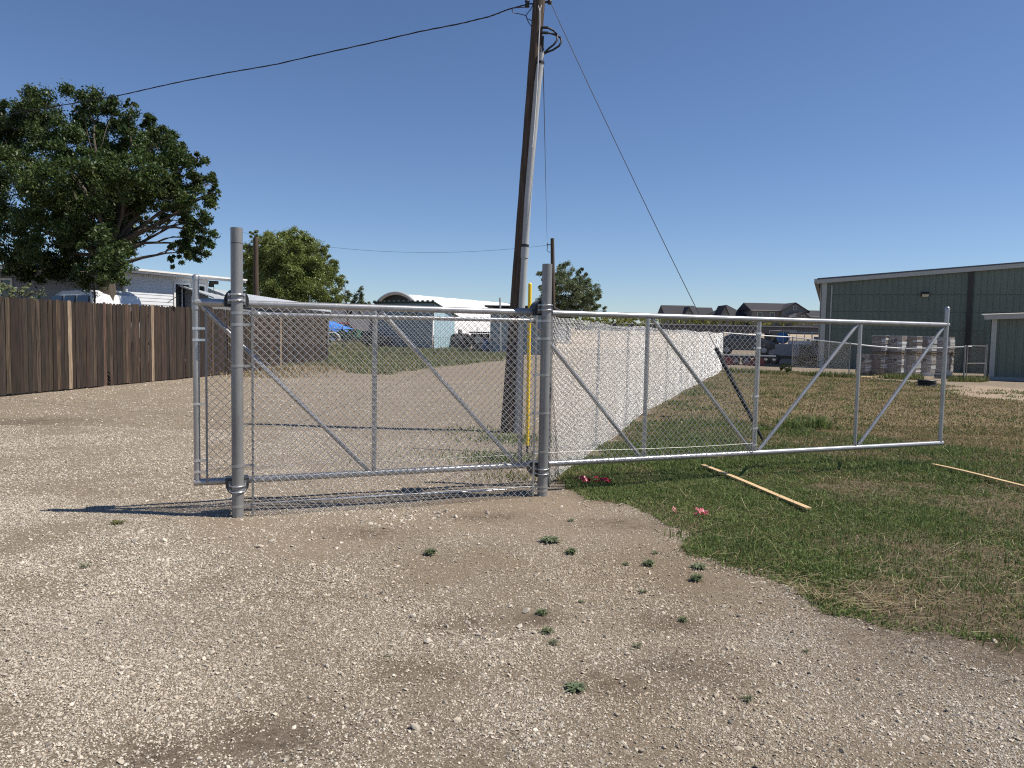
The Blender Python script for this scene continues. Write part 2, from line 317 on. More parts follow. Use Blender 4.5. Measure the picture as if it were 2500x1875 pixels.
for n, y0, y1, rm, geo in ((26000, 2.5, 5.5, .0062, 0), (330000, 2.5, 4.6, .0036, 1), (320000, 4.6, 7.4, .0045, 1), (260000, 7.4, 12.5, .0062, 1), (130000, 12.5, 26, .0095, 1)):
    xx, yy = scatter(n, y0, y1)
    L_ = inpoly(*lj(xx, yy), LAWN); sm = soft(xx, yy, SMOOTH, .3, 5)
    dens = .75+.25*np.clip(sstep(.0, -2.2, xx)+sstep(.6, 2.0, xx-.35*(yy-3.5)), 0, 1)
    dens = dens*np.clip(.8+.45*wob(xx, yy, .9, 7)+.3*wob(xx, yy, .3, 8), .15, 1)
    st_ = np.zeros(len(xx))
    for px, py, r in STAINS:
        c = gp(px, py); st_ = np.maximum(st_, np.exp(-(((xx-c[0])/1.5)**2+((yy-c[1])*1.1)**2)/r**2))
    dens = dens*(1-.8*st_)*(1-.62*sm)*np.where(L_, .03, 1)*np.where(xx < fence_x(yy)+.1, 0, 1)
    k = rng.uniform(0, 1, len(xx)) < dens; xx, yy = xx[k], yy[k]; m = len(xx)
    r = rm*np.exp(rng.normal(0, .40, m)); r = np.minimum(r, rm*2.4); tone = np.clip(rng.normal(.45, .105, m), .12, .76)*(1-.14*np.clip(wob(xx, yy, 1.1, 9), 0, 1)); warm = rng.uniform(-.03, .05, m)
    col = np.stack([tone*(.985+warm), tone*(.885+.3*warm), tone*(.735-.4*warm)], 1)
    bf = np.clip(.45+.8*wob(xx, yy, 1.3, 10)+.3*wob(xx, yy, .4, 20), 0, 1)*np.exp(-((xx-.9)/2.2)**2-((yy-5)/3.2)**2); col = col*(1-bf[:, None]*np.array([.12, .16, .22]))
    v, f, c = stones(xx, yy, r, *((ICO, ICF) if geo == 0 else (OCT, OCF)), col); SV.append(v); SF.append(f+off); SC.append(c); off += len(v)
# bigger pale stones: a spill by the fixed panel, more strewn along the wheel edge
cx, cy = [], []
for px, py, s_, n in ((960, 1268, .35, 90), (1010, 1250, .3, 60), (900, 1245, .25, 30), (520, 1215, .45, 60), (640, 1330, .6, 40), (1180, 1540, .3, 40), (430, 1330, .5, 60), (1000, 1190, .5, 50)):
    c = gp(px, py); cx.append(rng.normal(c[0], s_, n)); cy.append(rng.normal(c[1], s_*.45, n))
xx, yy = scatter(90, 2.6, 9); cx.append(xx); cy.append(yy); xx = np.concatenate(cx); yy = np.concatenate(cy)
k = ~inpoly(xx, yy, LAWN); xx, yy = xx[k], yy[k]; m = len(xx); r = .0115*np.exp(rng.normal(0, .42, m)); tone = rng.uniform(.32, .62, m)
v, f, c = stones(xx, yy, r, ICO, ICF, np.stack([tone, tone*.89, tone*.74], 1)); SV.append(v); SF.append(f+off); SC.append(c)
tag(npmesh('gravel', np.concatenate(SV), np.concatenate(SF), STONEM, col=np.concatenate(SC)), 'loose crushed pale gravel on the lot', 'gravel', kind='stuff')

# ---------------------------------------------------------------- grass (stuff)
def blades(xx, yy, h, w, col, lean=.5, bend=True):
    n = len(xx); a = rng.uniform(0, 6.28, n); d = np.stack([np.cos(a), np.sin(a)], 1); b = rng.uniform(0, 6.28, n)
    e = np.stack([np.cos(b), np.sin(b)], 1); ln = np.abs(rng.normal(0, lean, n)); z0 = zt(xx, yy)-.005
    P = np.stack([xx, yy, z0], 1); w2 = (w/2)[:, None]
    top = P.copy(); top[:, :2] += e*(h*ln)[:, None]; top[:, 2] += h/np.sqrt(1+ln**2*.8)
    mid = P.copy(); mid[:, :2] += e*(h*ln*.32)[:, None]; mid[:, 2] += h*.62/np.sqrt(1+ln**2*.5)
    A = P.copy(); A[:, :2] -= d*w2; B = P.copy(); B[:, :2] += d*w2; C = mid.copy(); C[:, :2] += d*w2*.8; D = mid.copy(); D[:, :2] -= d*w2*.8
    V = np.stack([A, B, C, D, top], 1).reshape(-1, 3); i = (np.arange(n)*5)[:, None]
    F3 = np.concatenate([i+[0, 1, 2], i+[0, 2, 3], i+[3, 2, 4]]); return V, F3, np.repeat(col, 5, 0)
class Stuff:
    def __init__(s): s.V = []; s.F = []; s.C = []; s.o = 0
    def add(s, v, f, c): s.V.append(v); s.F.append(f+s.o); s.C.append(c); s.o += len(v)
    def build(s, name, mat, **k): return npmesh(name, np.concatenate(s.V), np.concatenate(s.F), mat, col=np.concatenate(s.C), **k)
def pick(n, pal, jit=.18):
    p = np.array(pal)[rng.integers(0, len(pal), n)]; return p*np.clip(rng.normal(1, jit, (n, 1)), .45, 1.7)
GREEN = [(.125, .185, .055), (.155, .205, .064), (.18, .225, .075), (.11, .15, .055)]; OLIVE = [(.235, .225, .095), (.26, .225, .105), (.20, .19, .085)]; STRAW = [(.42, .34, .20), (.33, .25, .14), (.50, .43, .28), (.26, .19, .10)]
gr = Stuff()
def lawn_blades(n, x0, x1, y0, y1, hm, wm, dark):
    xx = rng.uniform(x0, x1, n); yy = rng.uniform(y0, y1, n)
    jx, jy = lj(xx, yy); j = inpoly(jx+rng.normal(0, .09, n), jy+rng.normal(0, .09, n), LAWN)
    dr = soft(xx, yy, DRYP, .8, 6)[:]; patch = wob(xx, yy, 1.3, 23)+.5*wob(xx, yy, .45, 24)
    rest = sstep(10, 15, yy)*.25
    dryness = np.clip(dr*.75+rest-.5*(patch > .5)+.45*(patch < -.45)+.3*sstep(2.6, 4.6, xx-.1*yy), 0, 1)
    br = soft(xx, yy, BARE, .5, 5); ed = soft(jx, jy, LAWN, .45, 12); keep = j & (rng.uniform(0, 1, n) < np.clip((1-.15*dryness)*(1-.35*(patch < -.9)), .05, 1)*(1-.93*br)*np.clip(ed*1.5-.35, .04, 1))
    xx, yy, dryness, patch = xx[keep], yy[keep], dryness[keep], patch[keep]; m = len(xx)
    u = rng.uniform(0, 1, m); c = pick(m, GREEN)
    o = u < dryness*.92; c[o] = pick(o.sum(), OLIVE+STRAW[1:2]+[STRAW[3]]*2); o2 = u < dryness*.22+.02; c[o2] = pick(o2.sum(), STRAW)
    h = hm*np.exp(rng.normal(0, .35, m))*(1-.45*dryness)*(1+.25*(patch > .5)); w = wm*rng.uniform(.7, 1.4, m)
    gr.add(*blades(xx, yy, h, w, c, .75))
lawn_blades(150000, .4, 8.2, 3.8, 9.2, .036, .0055, 0)
lawn_blades(170000, 1.0, 12, 9, 15, .045, .010, 0)
lawn_blades(230000, 2.5, 26, 14, 38, .06, .020, 0)
# broad little weed leaves in the lush part near the gate
n = 210000; xx = rng.uniform(.6, 7.5, n); yy = rng.uniform(4.2, 10.5, n)
k = inpoly(*lj(xx, yy), LAWN) & (wob(xx, yy, .9, 25)+.45*wob(xx, yy, .3, 26)+.35*(3.2-xx+.25*(yy-6)) > -.1+rng.normal(0, .3, n)); xx, yy = xx[k], yy[k]; m = len(xx)
gr.add(*blades(xx, yy, rng.uniform(.014, .05, m)*(1+.35*wob(xx, yy, .4, 27)), rng.uniform(.006, .012, m), pick(m, GREEN[:3], .3), 1.4))
# taller tufts
for i in range(260):
    Yc = rng.uniform(5, 33); Xc = rng.uniform(.1, .7)*Yc
    if not inpoly(np.array([Xc]), np.array([Yc]), LAWN)[0]: continue
    m = 40; xx = rng.normal(Xc, .05+.004*Yc, m); yy = rng.normal(Yc, .05+.004*Yc, m)
    gr.add(*blades(xx, yy, rng.uniform(.03, .10, m), np.full(m, .005+.0008*Yc), pick(m, GREEN if rng.uniform() < .7 else OLIVE), .8))
# flattened straw stems
n = 1700; xx = np.concatenate([rng.uniform(1.5, 6.5, n), rng.normal(gp(1880, 1440)[0], .55, 260), rng.normal(gp(2050, 1475)[0], .4, 200)]); yy = np.concatenate([rng.uniform(4, 9.5, n), rng.normal(gp(1880, 1440)[1], .16, 260), rng.normal(gp(2050, 1475)[1], .12, 200)])
k = soft(xx, yy, LAWN, .25, 5) > .3; xx, yy = xx[k], yy[k]; m = len(xx); a = rng.normal(.3, .9, m); l = rng.uniform(.06, .22, m); zz = zt(xx, yy)+rng.uniform(.01, .06, m)
d = np.stack([np.cos(a), np.sin(a), rng.normal(0, .16, m)], 1)*l[:, None]/2; p = np.stack([-np.sin(a), np.cos(a), np.zeros(m)], 1)*.0016; c0 = np.stack([xx, yy, zz], 1)
V = np.stack([c0-d-p, c0-d+p, c0+d+p, c0+d-p], 1).reshape(-1, 3); i = (np.arange(m)*4)[:, None]
gr.add(V, np.concatenate([i+[0, 1, 2], i+[0, 2, 3]]), np.repeat(pick(m, STRAW), 4, 0))
tag(gr.build('lawn_grass', GRASSM), 'short green and dried grass of the lawn right of the gate', 'grass', kind='stuff')
vg = Stuff()
n = 60000; xx = rng.uniform(-14, 1.5, n); yy = rng.uniform(24, 68, n); k = inpoly(xx+.3*wob(xx, yy, 1, 31), yy+.3*wob(xx, yy, 1, 32), VERGE); xx, yy = xx[k], yy[k]; m = len(xx)
pt_ = wob(xx, yy, 2.5, 33); dr = (yy < 31)*.35+(pt_ < -.2)*.4+.12; c = pick(m, GREEN+OLIVE); o = rng.uniform(0, 1, m) < dr; c[o] = pick(o.sum(), STRAW+OLIVE)
vg.add(*blades(xx, yy, rng.uniform(.12, .36, m)*(1+.3*pt_), rng.uniform(.02, .045, m), c, .6))
# brush at the foot of the wooden fence and small sprigs round the pole
for px, py, s_, n, hh, pal in ((720, 905, .9, 1500, .3, STRAW), (650, 918, .8, 700, .22, STRAW), (800, 898, .8, 700, .35, OLIVE), (1245, 1075, .35, 500, .12, GREEN), (1190, 1050, .4, 160, .1, GREEN), (1215, 1120, .3, 500, .14, GREEN), (1100, 1060, .4, 120, .08, OLIVE), (1250, 1165, .25, 260, .1, OLIVE), (1120, 1115, .5, 160, .07, GREEN), (1420, 1165, .25, 500, .08, OLIVE)):
    c = gp(px, py); xx = rng.normal(c[0], s_, n); yy = rng.normal(c[1], s_*.8, n); vg.add(*blades(xx, yy, rng.uniform(.3, 1, n)*hh, np.full(n, .006+.0007*c[1]), pick(n, pal), .8))
tag(vg.build('verge_grass', GRASSM), 'long rough grass of the verge behind the gravel road', 'grass', kind='stuff')
fg = Stuff(); n = 9000; xx = rng.uniform(9, 26, n); yy = rng.uniform(33, 40, n)
e0 = np.interp(xx, [10, 14.6, 18.9, 26], [36.7, 33.7, 32.3, 30]); yy = e0+rng.normal(-.25, .3, n); k = wob(xx, yy, 1.5, 41) > -.1; xx, yy = xx[k], yy[k]; m = len(xx)
fg.add(*blades(xx, yy, rng.uniform(.08, .33, m), np.full(m, .025), pick(m, GREEN+OLIVE), .6))
tag(fg.build('fence_line_weeds', GRASSM), 'ragged green weeds along the foot of the far wire fence', 'weeds', kind='stuff')
Zv = np.array([0, 0, 1.])
LPo = np.array([-2.405, 6.725, 0]); RPo = np.array([.335, 7.865, 0]); gd = np.array([.9233, .3842, 0]); gn = np.array([.3842, -.9233, 0])   # along the gate, towards the camera
def wire_mesh(P0, d, n, L, z0, z1, r=.0019, D=.072, sides=4, zfun=None, name='mesh', mat=None, parent=None):
    """woven diamond wire: flattened spirals hooked into one another; d along, n across. Right-going runs lie in front, left-going behind."""
    N = int(round(L/D*2)); J = int(round((z1-z0)/(D/2))); k = np.arange(N)[:, None]; j = np.arange(J+1)[None, :]
    s = np.where((k+j) % 2 == 0, 1., -1.); q5 = np.random.default_rng(5)
    u = (k+.5)*D/2+s*D*.262; zz = z0+j*(z1-z0)/J+np.zeros_like(u)+q5.normal(0, .0010, u.shape)
    def base(u, zz):
        B = np.array(P0)[None, None]+np.array(d)*u[..., None]+np.array(n)*(.006*np.sin(u*1.7+zz*2.1)+.004*np.sin(u*4.3+1))[..., None]; B[..., 2] += zz
        if zfun is not None: B[..., 2] += zfun(B[..., 0], B[..., 1])
        return B
    P = base(u, zz); nn = np.array(n)[None, None]; h = r*1.5; o = np.where(s[:, :-1] < 0, h, -h)[..., None]
    A1, B1 = P[:, :-1]+nn*o, P[:, 1:]+nn*o                     # runs
    A2, B2 = P[:, 1:-1]+nn*(o[:, :-1]), P[:, 1:-1]+nn*(o[:, 1:])   # hooks from front to back
    out = []
    for A, B in ((A1, B1), (A2, B2)):
        t = B-A; t = t/np.linalg.norm(t, axis=-1, keepdims=True); ref = nn+0*t if A is A1 else np.array([0, 0, 1.])[None, None]+0*t
        e = np.cross(t, ref); e = e/np.linalg.norm(e, axis=-1, keepdims=True); f = np.cross(e, t)
        out.append(np.stack([A+(f*math.cos(2*math.pi*q/sides)+e*math.sin(2*math.pi*q/sides))*r for q in range(sides)]+[B+(f*math.cos(2*math.pi*q/sides)+e*math.sin(2*math.pi*q/sides))*r for q in range(sides)], 2).reshape(-1, 3))
    Vs = np.concatenate(out); m = len(Vs)//(2*sides); b = (np.arange(m)*2*sides)[:, None]
    Fs = np.concatenate([b+[q, (q+1) % sides, sides+(q+1) % sides, sides+q] for q in range(sides)])
    return npmesh(name, Vs, Fs, mat or WIRE, parent=parent, org=ORG.get(parent.name, (0, 0, 0)) if parent else (0, 0, 0), smooth=True)

# ---------------------------------------------------------------- sliding gate
GO = LPo-gn*.13
gate = thing('sliding_gate', GO, 'long galvanised cantilever sliding gate with braced pipe frame and wire mesh', 'gate')
def gpos(t, z, o=0.0): return GO+gd*t+gn*o+Zv*z
ZT, ZB = 1.885, .305
b = MB(); b.tube([gpos(-.36, ZT), gpos(8.92, ZT)], .031, 16); b.build('top_rail', GALV, gate)
b = MB(); b.tube([gpos(-.36, ZB), gpos(-.1, ZB), gpos(8.93, ZB)], .031, 16); b.build('bottom_rail', GALV, gate)
for i, t in enumerate((-.33, 1.24, 2.76, 4.26, 5.79, 7.37, 8.89)):
    b = MB(); end = i in (0, 6); r = .028 if end else .0235
    z1 = 2.09 if end else ZT-.025
    b.tube([gpos(t, ZB+.02), gpos(t, z1)], r, 14)
    if end: b.lathe([(r+.003, 0), (r+.003, .03), (r*.7, .045), (0, .05)], gpos(t, z1-.01), 14)
    b.build('upright', GALV, gate)
for (t0, z0), (t1, z1) in (((-.29, ZT-.03), (1.19, ZB+.03)), ((1.29, ZT-.03), (2.71, ZB+.03)), ((2.81, ZT-.03), (4.21, ZB+.03)), ((4.31, ZT-.03), (5.74, ZB+.03)), ((5.85, ZB+.03), (7.32, ZT-.03)), ((7.43, ZB+.03), (8.84, ZT-.03))):
    b = MB(); b.tube([gpos(t0, z0), gpos(t0+(t1-t0)*.04, z0+(z1-z0)*.035), gpos(t1-(t1-t0)*.04, z1-(z1-z0)*.035), gpos(t1, z1)], [.017, .021, .021, .017], 12); b.build('diagonal_brace', GALV, gate)
wire_mesh(gpos(-.24, 0, .034), gd, gn, 6.0, .30, 1.815, parent=gate, mat=WIRE)
b = MB()                                              # sleeve and welded gusset blobs
b.tube([gpos(-.34, ZT), gpos(-.1, ZT)], [.041, .036], 14); b.tube([gpos(-.33, ZT-.06), gpos(-.33, ZT+.05)], .035, 14)
b.build('corner_sleeve', GALV, gate)
b = MB(); b.tube([gpos(2.62, ZT-.004), gpos(2.72, ZT), gpos(2.84, ZT), gpos(2.92, ZT-.004)], [.02, .044, .044, .02], 14); b.build('weld_collar', GALVP, gate)
for t in (-.25, 5.73):
    b = MB(); b.box(gpos(t, 1.06, .034), (.018, .006, 1.52), u=gd, v=gn); b.build('tension_bar', GALVP, gate)
for t, zs, s in ((-.33, (1.66, 1.56, 1.0, .5, .40), 1), (5.79, (1.72, 1.55, .98, .6, .40), -1)):
    for zq in zs:
        b = MB(); b.tube([gpos(t, zq-.011), gpos(t, zq+.011)], .031, 14); b.box(gpos(t+s*.045, zq, .028), (.09, .004, .02), u=gd, v=gn); b.tube([gpos(t+s*.07, zq, .02), gpos(t+s*.07, zq, .052)], .005, 6); b.build('tension_band', ZINC, gate)
b = MB(); b.tube([gpos(t, .425+.006*math.sin(t*2.3), .04) for t in np.linspace(-.25, 5.73, 40)], .0022, 5); b.build('tension_wire', WIREW, gate)
for k in range(44):
    if k % 1 == 0 and -.2+k*.135 < 5.7:
        if k == 0: tie = MB()
        c = gpos(-.18+k*.135, ZB); tie.tube([c+gn*.0335*math.cos(a)+Zv*.0335*math.sin(a)+gd*.02*a/6 for a in np.linspace(0, 5.6, 9)], .0025, 4, caps=False)
        tie.build('tie_wire', WIREW, gate); tie = MB()

# ---------------------------------------------------------------- gate posts with rollers
def gate_post(P, top, label, zb):
    t = thing('gate_post', P, label, 'gate post', 'steel posts carrying the sliding gate')
    b = MB(); b.tube([P-Zv*.05, P+Zv*top], .0508, 24, caps=False)
    b.tube([P+Zv*top, P+Zv*(top-.01)], [.0508, .046], 24, caps=False); b.tube([P+Zv*top, P+Zv*(top-.3)], .0465, 24, caps=False); b.tube([P+Zv*(top-.3), P+Zv*(top-.301)], .0465, 20)
    b.build('pipe', GALVP, t)
    if top > 2.45:
        b = MB(); b.tube([P+Zv*(top-.135), P+Zv*(top-.13)], .0516, 24); b.build('pipe_seam', BROWN, t)
    for up in (1, -1):
        zc = ZT-.03 if up > 0 else ZB+.03
        w = .098; poly = [(-w, 0), (w, 0)]+[(w*math.cos(a), (.055+.10*math.sin(a))) for a in np.linspace(.0, math.pi, 15)]
        b = MB(); o = P+Zv*zc-gn*.058
        b.prism(poly, o, gd, Zv*up, -gn, .15)
        if up > 0: b.prism([(x*1.06, y*1.03+.0) for x, y in poly], o+gn*.0, gd, Zv*up, -gn, .018)
        c = b.build('roller_cover', BLACKP, t)
        w1 = MB(); w1.box(P+Zv*(zc+up*.07)-gn*.052, (.15, .010, .10), u=gd, v=gn); w1.build('mounting_plate', GALVP, c)
        for q in (.055, .105):
            zq = zc+up*q; b = MB()
            b.tube([P+Zv*zq-gn*.075-gd*.061]+[P+Zv*zq+(gd*math.cos(a)+gn*math.sin(a))*.059+gn*.0 for a in np.linspace(math.pi, 0, 13)]+[P+Zv*zq-gn*.075+gd*.061], .0065, 8)
            for sgn in (-1, 1): b.tube([P+Zv*zq-gn*.036+gd*.061*sgn, P+Zv*zq-gn*.048+gd*.061*sgn], .012, 6)
            b.build('u_bolt', ZINC, c)
    for zq in zb:
        s = 1 if P[0] < -1 else -1
        b = MB(); b.tube([P+Zv*(zq-.012), P+Zv*(zq+.012)], .0535, 20); b.box(P+Zv*zq+gd*s*.095+gn*.018, (.10, .005, .022), u=gd, v=gn); b.tube([P+Zv*zq+gd*s*.128+gn*.008, P+Zv*zq+gd*s*.128+gn*.034], .006, 6); b.build('tension_band', GALV, t)
    return t
gate_post(LPo, 2.533, 'taller steel gate post standing on bare dirt at the left of the fixed mesh panel', (1.80, 1.70, 1.34, .46, .10))
gate_post(RPo, 2.374, 'steel gate post beside the start of the long mesh fence and the lawn', (1.80, 1.62, 1.25, .86, .46, .10, .055))
# ---------------------------------------------------------------- fixed mesh panel between the posts
pan = thing('mesh_panel', LPo+gd*1.48, 'fixed wire mesh panel with one top rail between the two steel gate posts', 'fence panel')
b = MB(); b.tube([LPo+gd*.17+Zv*1.792, LPo+gd*2.80+Zv*1.80], .0205, 14)
for t_, z_ in ((.17, 1.792), (2.80, 1.80)): b.lathe([(0, -.03), (.025, -.028), (.026, .02), (.020, .025)], LPo+gd*t_+Zv*z_, 12, axis=gd if t_ < 1 else -gd)
b.build('top_rail', GALV, pan)
wire_mesh(LPo+gd*.125+gn*.026, gd, gn, 2.74, .012, 1.855, parent=pan, mat=WIREW)
for t in (.125, 2.85):
    b = MB(); b.box(LPo+gd*t+gn*.026+Zv*.93, (.019, .006, 1.84), u=gd, v=gn); b.build('tension_bar', GALVP, pan)
b = MB(); b.tube([LPo+gd*t+gn*.031+Zv*(.115+.004*math.sin(t*4)) for t in np.linspace(.12, 2.86, 24)], .0022, 5); b.build('tension_wire', WIREW, pan)
# a steel rod and a board edge lying behind the panel
b = MB(); b.tube([LPo+gd*t-gn*.32+Zv*(.03+.012*math.sin(t*1.7)) for t in np.linspace(.35, 2.7, 12)], .008, 6); tag(b.build('steel_rod', ZINC, org=LPo+gd*1.5-gn*.32), 'thin bright steel rod lying on the dirt under the gate', 'rod')
# ---------------------------------------------------------------- long mesh fence
FL = [np.array(p) for p in ((.43, 8.35, 0), (2.98, 16.83, 0), (10.07, 36.98, 0))]
lf = thing('wire_mesh_fence', FL[0], 'long bright wire mesh fence running away between lawn and gravel road', 'fence')
def fr(i):
    a, c = FL[i], FL[i+1]; L = np.linalg.norm(c-a); d = (c-a)/L; return a, d, np.array([d[1], -d[0], 0]), L
for i in (0, 1):
    a, d, n, L = fr(i)
    wire_mesh(a, d, n, L, .03, 1.84, r=.0016, parent=lf, mat=WIREF, zfun=lambda X, Y: zt(X, Y)-.0+.02*np.sin(Y*.9))
    for zz in (1.80, .12):
        b = MB(); b.tube([a+d*s+n*.006+Zv*(zz+zg(*(a+d*s)[:2])+.012*math.sin(s*.9)) for s in np.linspace(0, L, int(L*2))], .0028, 5); b.build('tension_wire', WIREW, lf)
    m = int(round(L/3.0))
    for k in range(0 if i == 0 else 1, m+1):
        P = a+d*(L*k/m)-n*.035; b = MB(); big = (i == 0 and k == 0) or (i == 1 and k == m); r = .036 if big else .019
        z0 = zg(P[0], P[1]); b.tube([P+Zv*(z0-.05), P+Zv*(z0+(1.9 if big else 1.8))], r, 12)
        b.lathe([(r+.003, 0), (r+.003, .03), (r*.7, .045), (0, .05)], P+Zv*(z0+(1.89 if big else 1.79)), 12); b.build('post', POSTD, lf)
# ---------------------------------------------------------------- far wire fence and walk gate
fp = [(np.array([10.07, 36.98, 0]), 812), (gp(1932, 908), 823), (gp(2072, 922), 839), (gp(2207, 925), 851), (gp(2352, 931), 846)]
ff = thing('wire_mesh_fence', fp[0][0], 'low wire mesh fence with a sagging white top rail in front of the pallets', 'fence')
rail = []
for i, (P, yt) in enumerate(fp):
    # height from the picture at this post's distance
    v = pt(1250+(P[0]/P[1])*1880*.995, yt, P[1]); hz = v[2]; rail.append(np.array([P[0], P[1], hz]))
    b = MB(); r = .036 if i in (0, 4) else .026; b.tube([P-Zv*.05, P+Zv*(hz+.0)], r, 10)
    b.lathe([(r+.004, 0), (r+.004, .03), (0, .05)], P+Zv*hz, 10); b.build('post', GALVP, ff)
rp = []
for i in range(4):
    for s in np.linspace(0, 1, 8, endpoint=False): rp.append(rail[i]*(1-s)+rail[i+1]*s-Zv*.02*math.sin(math.pi*s))
rp.append(rail[4]); b = MB(); b.tube(rp, .027, 8); b.build('top_rail', TRIMW, ff)
for i in range(4):
    a, c = fp[i][0], fp[i+1][0]; L = np.linalg.norm(c-a); d = (c-a)/L; n = np.array([d[1], -d[0], 0]); za, zc = rail[i][2], rail[i+1][2]; zm = (za+zc)/2
    wire_mesh(a, d, n, L, .04, zm-.02, r=.0017, sides=3, parent=ff, mat=WIRED, zfun=lambda X, Y, a=a, d=d, L=L, za=za, zc=zc, zm=zm: (((X-a[0])*d[0]+(Y-a[1])*d[1])/L-.5)*(zc-za))
wg = thing('walk_gate', gp(2378, 931), 'narrow grey pipe walk gate standing beside the green lean-to', 'gate')
A = gp(2358, 931); B = gp(2404, 930); d = (B-A)/np.linalg.norm(B-A); n = np.array([d[1], -d[0], 0]); H = 1.5
for P, nm, r in ((A, 'frame_upright', .02), (B-d*.06, 'frame_upright', .02), (B+d*.02, 'post', .03)):
    b = MB(); b.tube([P+Zv*.0, P+Zv*(H+(.06 if nm == 'post' else 0))], r, 8); b.build(nm, GALVP, wg)
for zz in (.08, .75, H-.02):
    b = MB(); b.tube([A+Zv*zz, B-d*.06+Zv*zz], .018, 8); b.build('frame_rail', GALVP, wg)
b = MB(); b.box(A+d*.12+Zv*(H-.03), (.26, .05, .04), u=d, v=n); b.build('latch', TRIMW, wg)
wire_mesh(A, d, n, np.linalg.norm(B-A)-.06, .08, H-.05, r=.0016, sides=3, parent=wg, mat=WIRED)

# ---------------------------------------------------------------- utility pole
pb = gp(1240, 1055); ptop = pt(1318.5, -32, 12.95)
up_ = thing('utility_pole', pb, 'leaning dark wooden utility pole with a grey conduit, behind the gate', 'utility pole')
ax = (ptop-pb)/np.linalg.norm(ptop-pb); PLn = np.linalg.norm(ptop-pb)
def onpole(s): return pb+ax*s
b = MB(); N_ = 26; b.tube([onpole(PLn*i/N_-.05) for i in range(N_+1)], [.128-.032*i/N_+.002*math.sin(i*2.1) for i in range(N_+1)], 20); b.build('pole', POLEW, up_)
def cpt(px, py): q = pt(px, py, 12.83); return q
c0 = cpt(1263, 1075); c1 = cpt(1273, 752); c2 = cpt(1289, 480); c3 = cpt(1313, 205); c4 = cpt(1320, 152)
b = MB(); b.tube([c0, c1, c2, c3, c4], .0595, 18); b.build('conduit', PVC, up_)
def cat(y):
    ys = [1075, 752, 480, 205, 152]; xs = [1263, 1273, 1289, 1313, 1320]; return cpt(np.interp(-y, [-q for q in ys], xs), y)
for y0, y1, r in ((630, 604, .069), (1062, 1038, .069)):
    b = MB(); b.tube([cat(y0), cat(y1)], r, 18); b.build('coupling', PVC, up_)
for y0 in (600, 154):
    b = MB(); q = cat(y0); b.tube([q-ax*.022, q+ax*.022], .064, 18); b.build('strap', BLK, up_)
b = MB(); b.tube([cat(152), cpt(1322, 130)], .045, 14); b.build('conduit_head', PVC, up_)
b = MB(); lin = [pt(x, y, 12.72) for x, y in ((1318, 28), (1318, 60), (1316, 95), (1314, 140), (1312, 200), (1306, 290), (1300, 360))]; b.tube(lin, .008, 6)
b.tube([pt(1314.5, 14, 12.74), lin[0]], .005, 5); b.tube([pt(1322, 12, 12.74), lin[0]], .005, 5); b.build('ground_wire', TRIMW, up_)
for pts in (((1330, 66), (1340, 69), (1352, 75), (1361, 86), (1360, 98), (1352, 109), (1340, 118), (1327, 131)), ((1329, 80), (1342, 81), (1356, 85), (1368, 92), (1371, 101), (1365, 112), (1350, 122), (1334, 128), (1326, 133)), ((1326, 88), (1325, 105), (1326, 120), (1325, 132))):
    b = MB(); b.tube([pt(x, y, 12.85+.06*math.sin(i)) for i, (x, y) in enumerate(pts)], .0165, 8); b.build('drip_loop', BLK, up_)
for x, y in ((1329, 67), (1329, 80)):
    b = MB(); q = pt(x, y, 12.86); b.tube([q-np.array([.05, 0, 0]), q+np.array([.06, 0, 0])], .024, 8); b.build('cable_clamp', BLK, up_)
b = MB(); q = pt(1339, 5, 12.95); b.tube([q-np.array([.12, 0, 0]), q+np.array([.05, 0, 0])], .02, 8); b.lathe([(0, -.04), (.035, -.03), (.035, .03), (0, .04)], q+np.array([.02, 0, 0]), 10); b.build('guy_bracket', BLK, up_)
ins = pt(1287, 10, 12.92); b = MB(); b.tube([pt(1304, 9, 12.95), ins], .012, 6); b.lathe([(0, -.05), (.045, -.045), (.03, -.015), (.03, .015), (.045, .045), (0, .05)], ins, 10); b.build('insulator', BLK, up_)
for pts in (((1287, 17), (1272, 18), (1250, 20)), ((1301, 12), (1296, 22), (1288, 32), (1284, 38)), ((1284, 38), (1287, 46), (1293, 48), (1303, 54)), ((1284, 40), (1291, 56), (1301, 69)), ((1250, 20), (1252, 31), (1268, 34), (1284, 38))):
    b = MB(); b.tube([pt(x, y, 12.92) for x, y in pts], .007, 5); b.build('tap_wire', BLK, up_)
# bolts and the pale knot plate low on the trunk
b = MB(); q = pt(1247, 800, 12.76); b.lathe([(0, .03), (.014, .02), (.014, 0)], q, 8, axis=(0, -1, 0)); b.build('bolt', ZINC, up_)
# ---------------------------------------------------------------- cables
cb = [(1283, 12, 12.9), (1250, 20, 13.1), (1230, 27, 13.2), (1190, 42, 13.4), (1130, 56, 13.7), (1017, 79, 14.2), (850, 117, 14.9), (678, 156, 15.6), (560, 177, 16.2), (452, 197, 16.7), (340, 222, 17.2), (271, 237, 17.5), (120, 262, 18.0), (0, 283, 18.5), (-150, 308, 19.3), (-300, 330, 20.2)]
P = [pt(*c) for c in cb]; Q = []
for i in range(len(P)-1):
    for s in np.linspace(0, 1, 9, endpoint=False): Q.append(P[i]*(1-s)+P[i+1]*s)
Q.append(P[-1]); sv = MB()
for ph in (0, 2.1, 4.2):
    sv.tube([q+np.array([0, math.cos(i*.75+ph), math.sin(i*.75+ph)])*(.007+.003*math.sin(i*.31+ph)) for i, q in enumerate(Q)], .0058, 5)
tag(sv.build('service_cable', BLK, org=P[0]), 'twisted black service cable from the pole top to the upper left', 'cable')
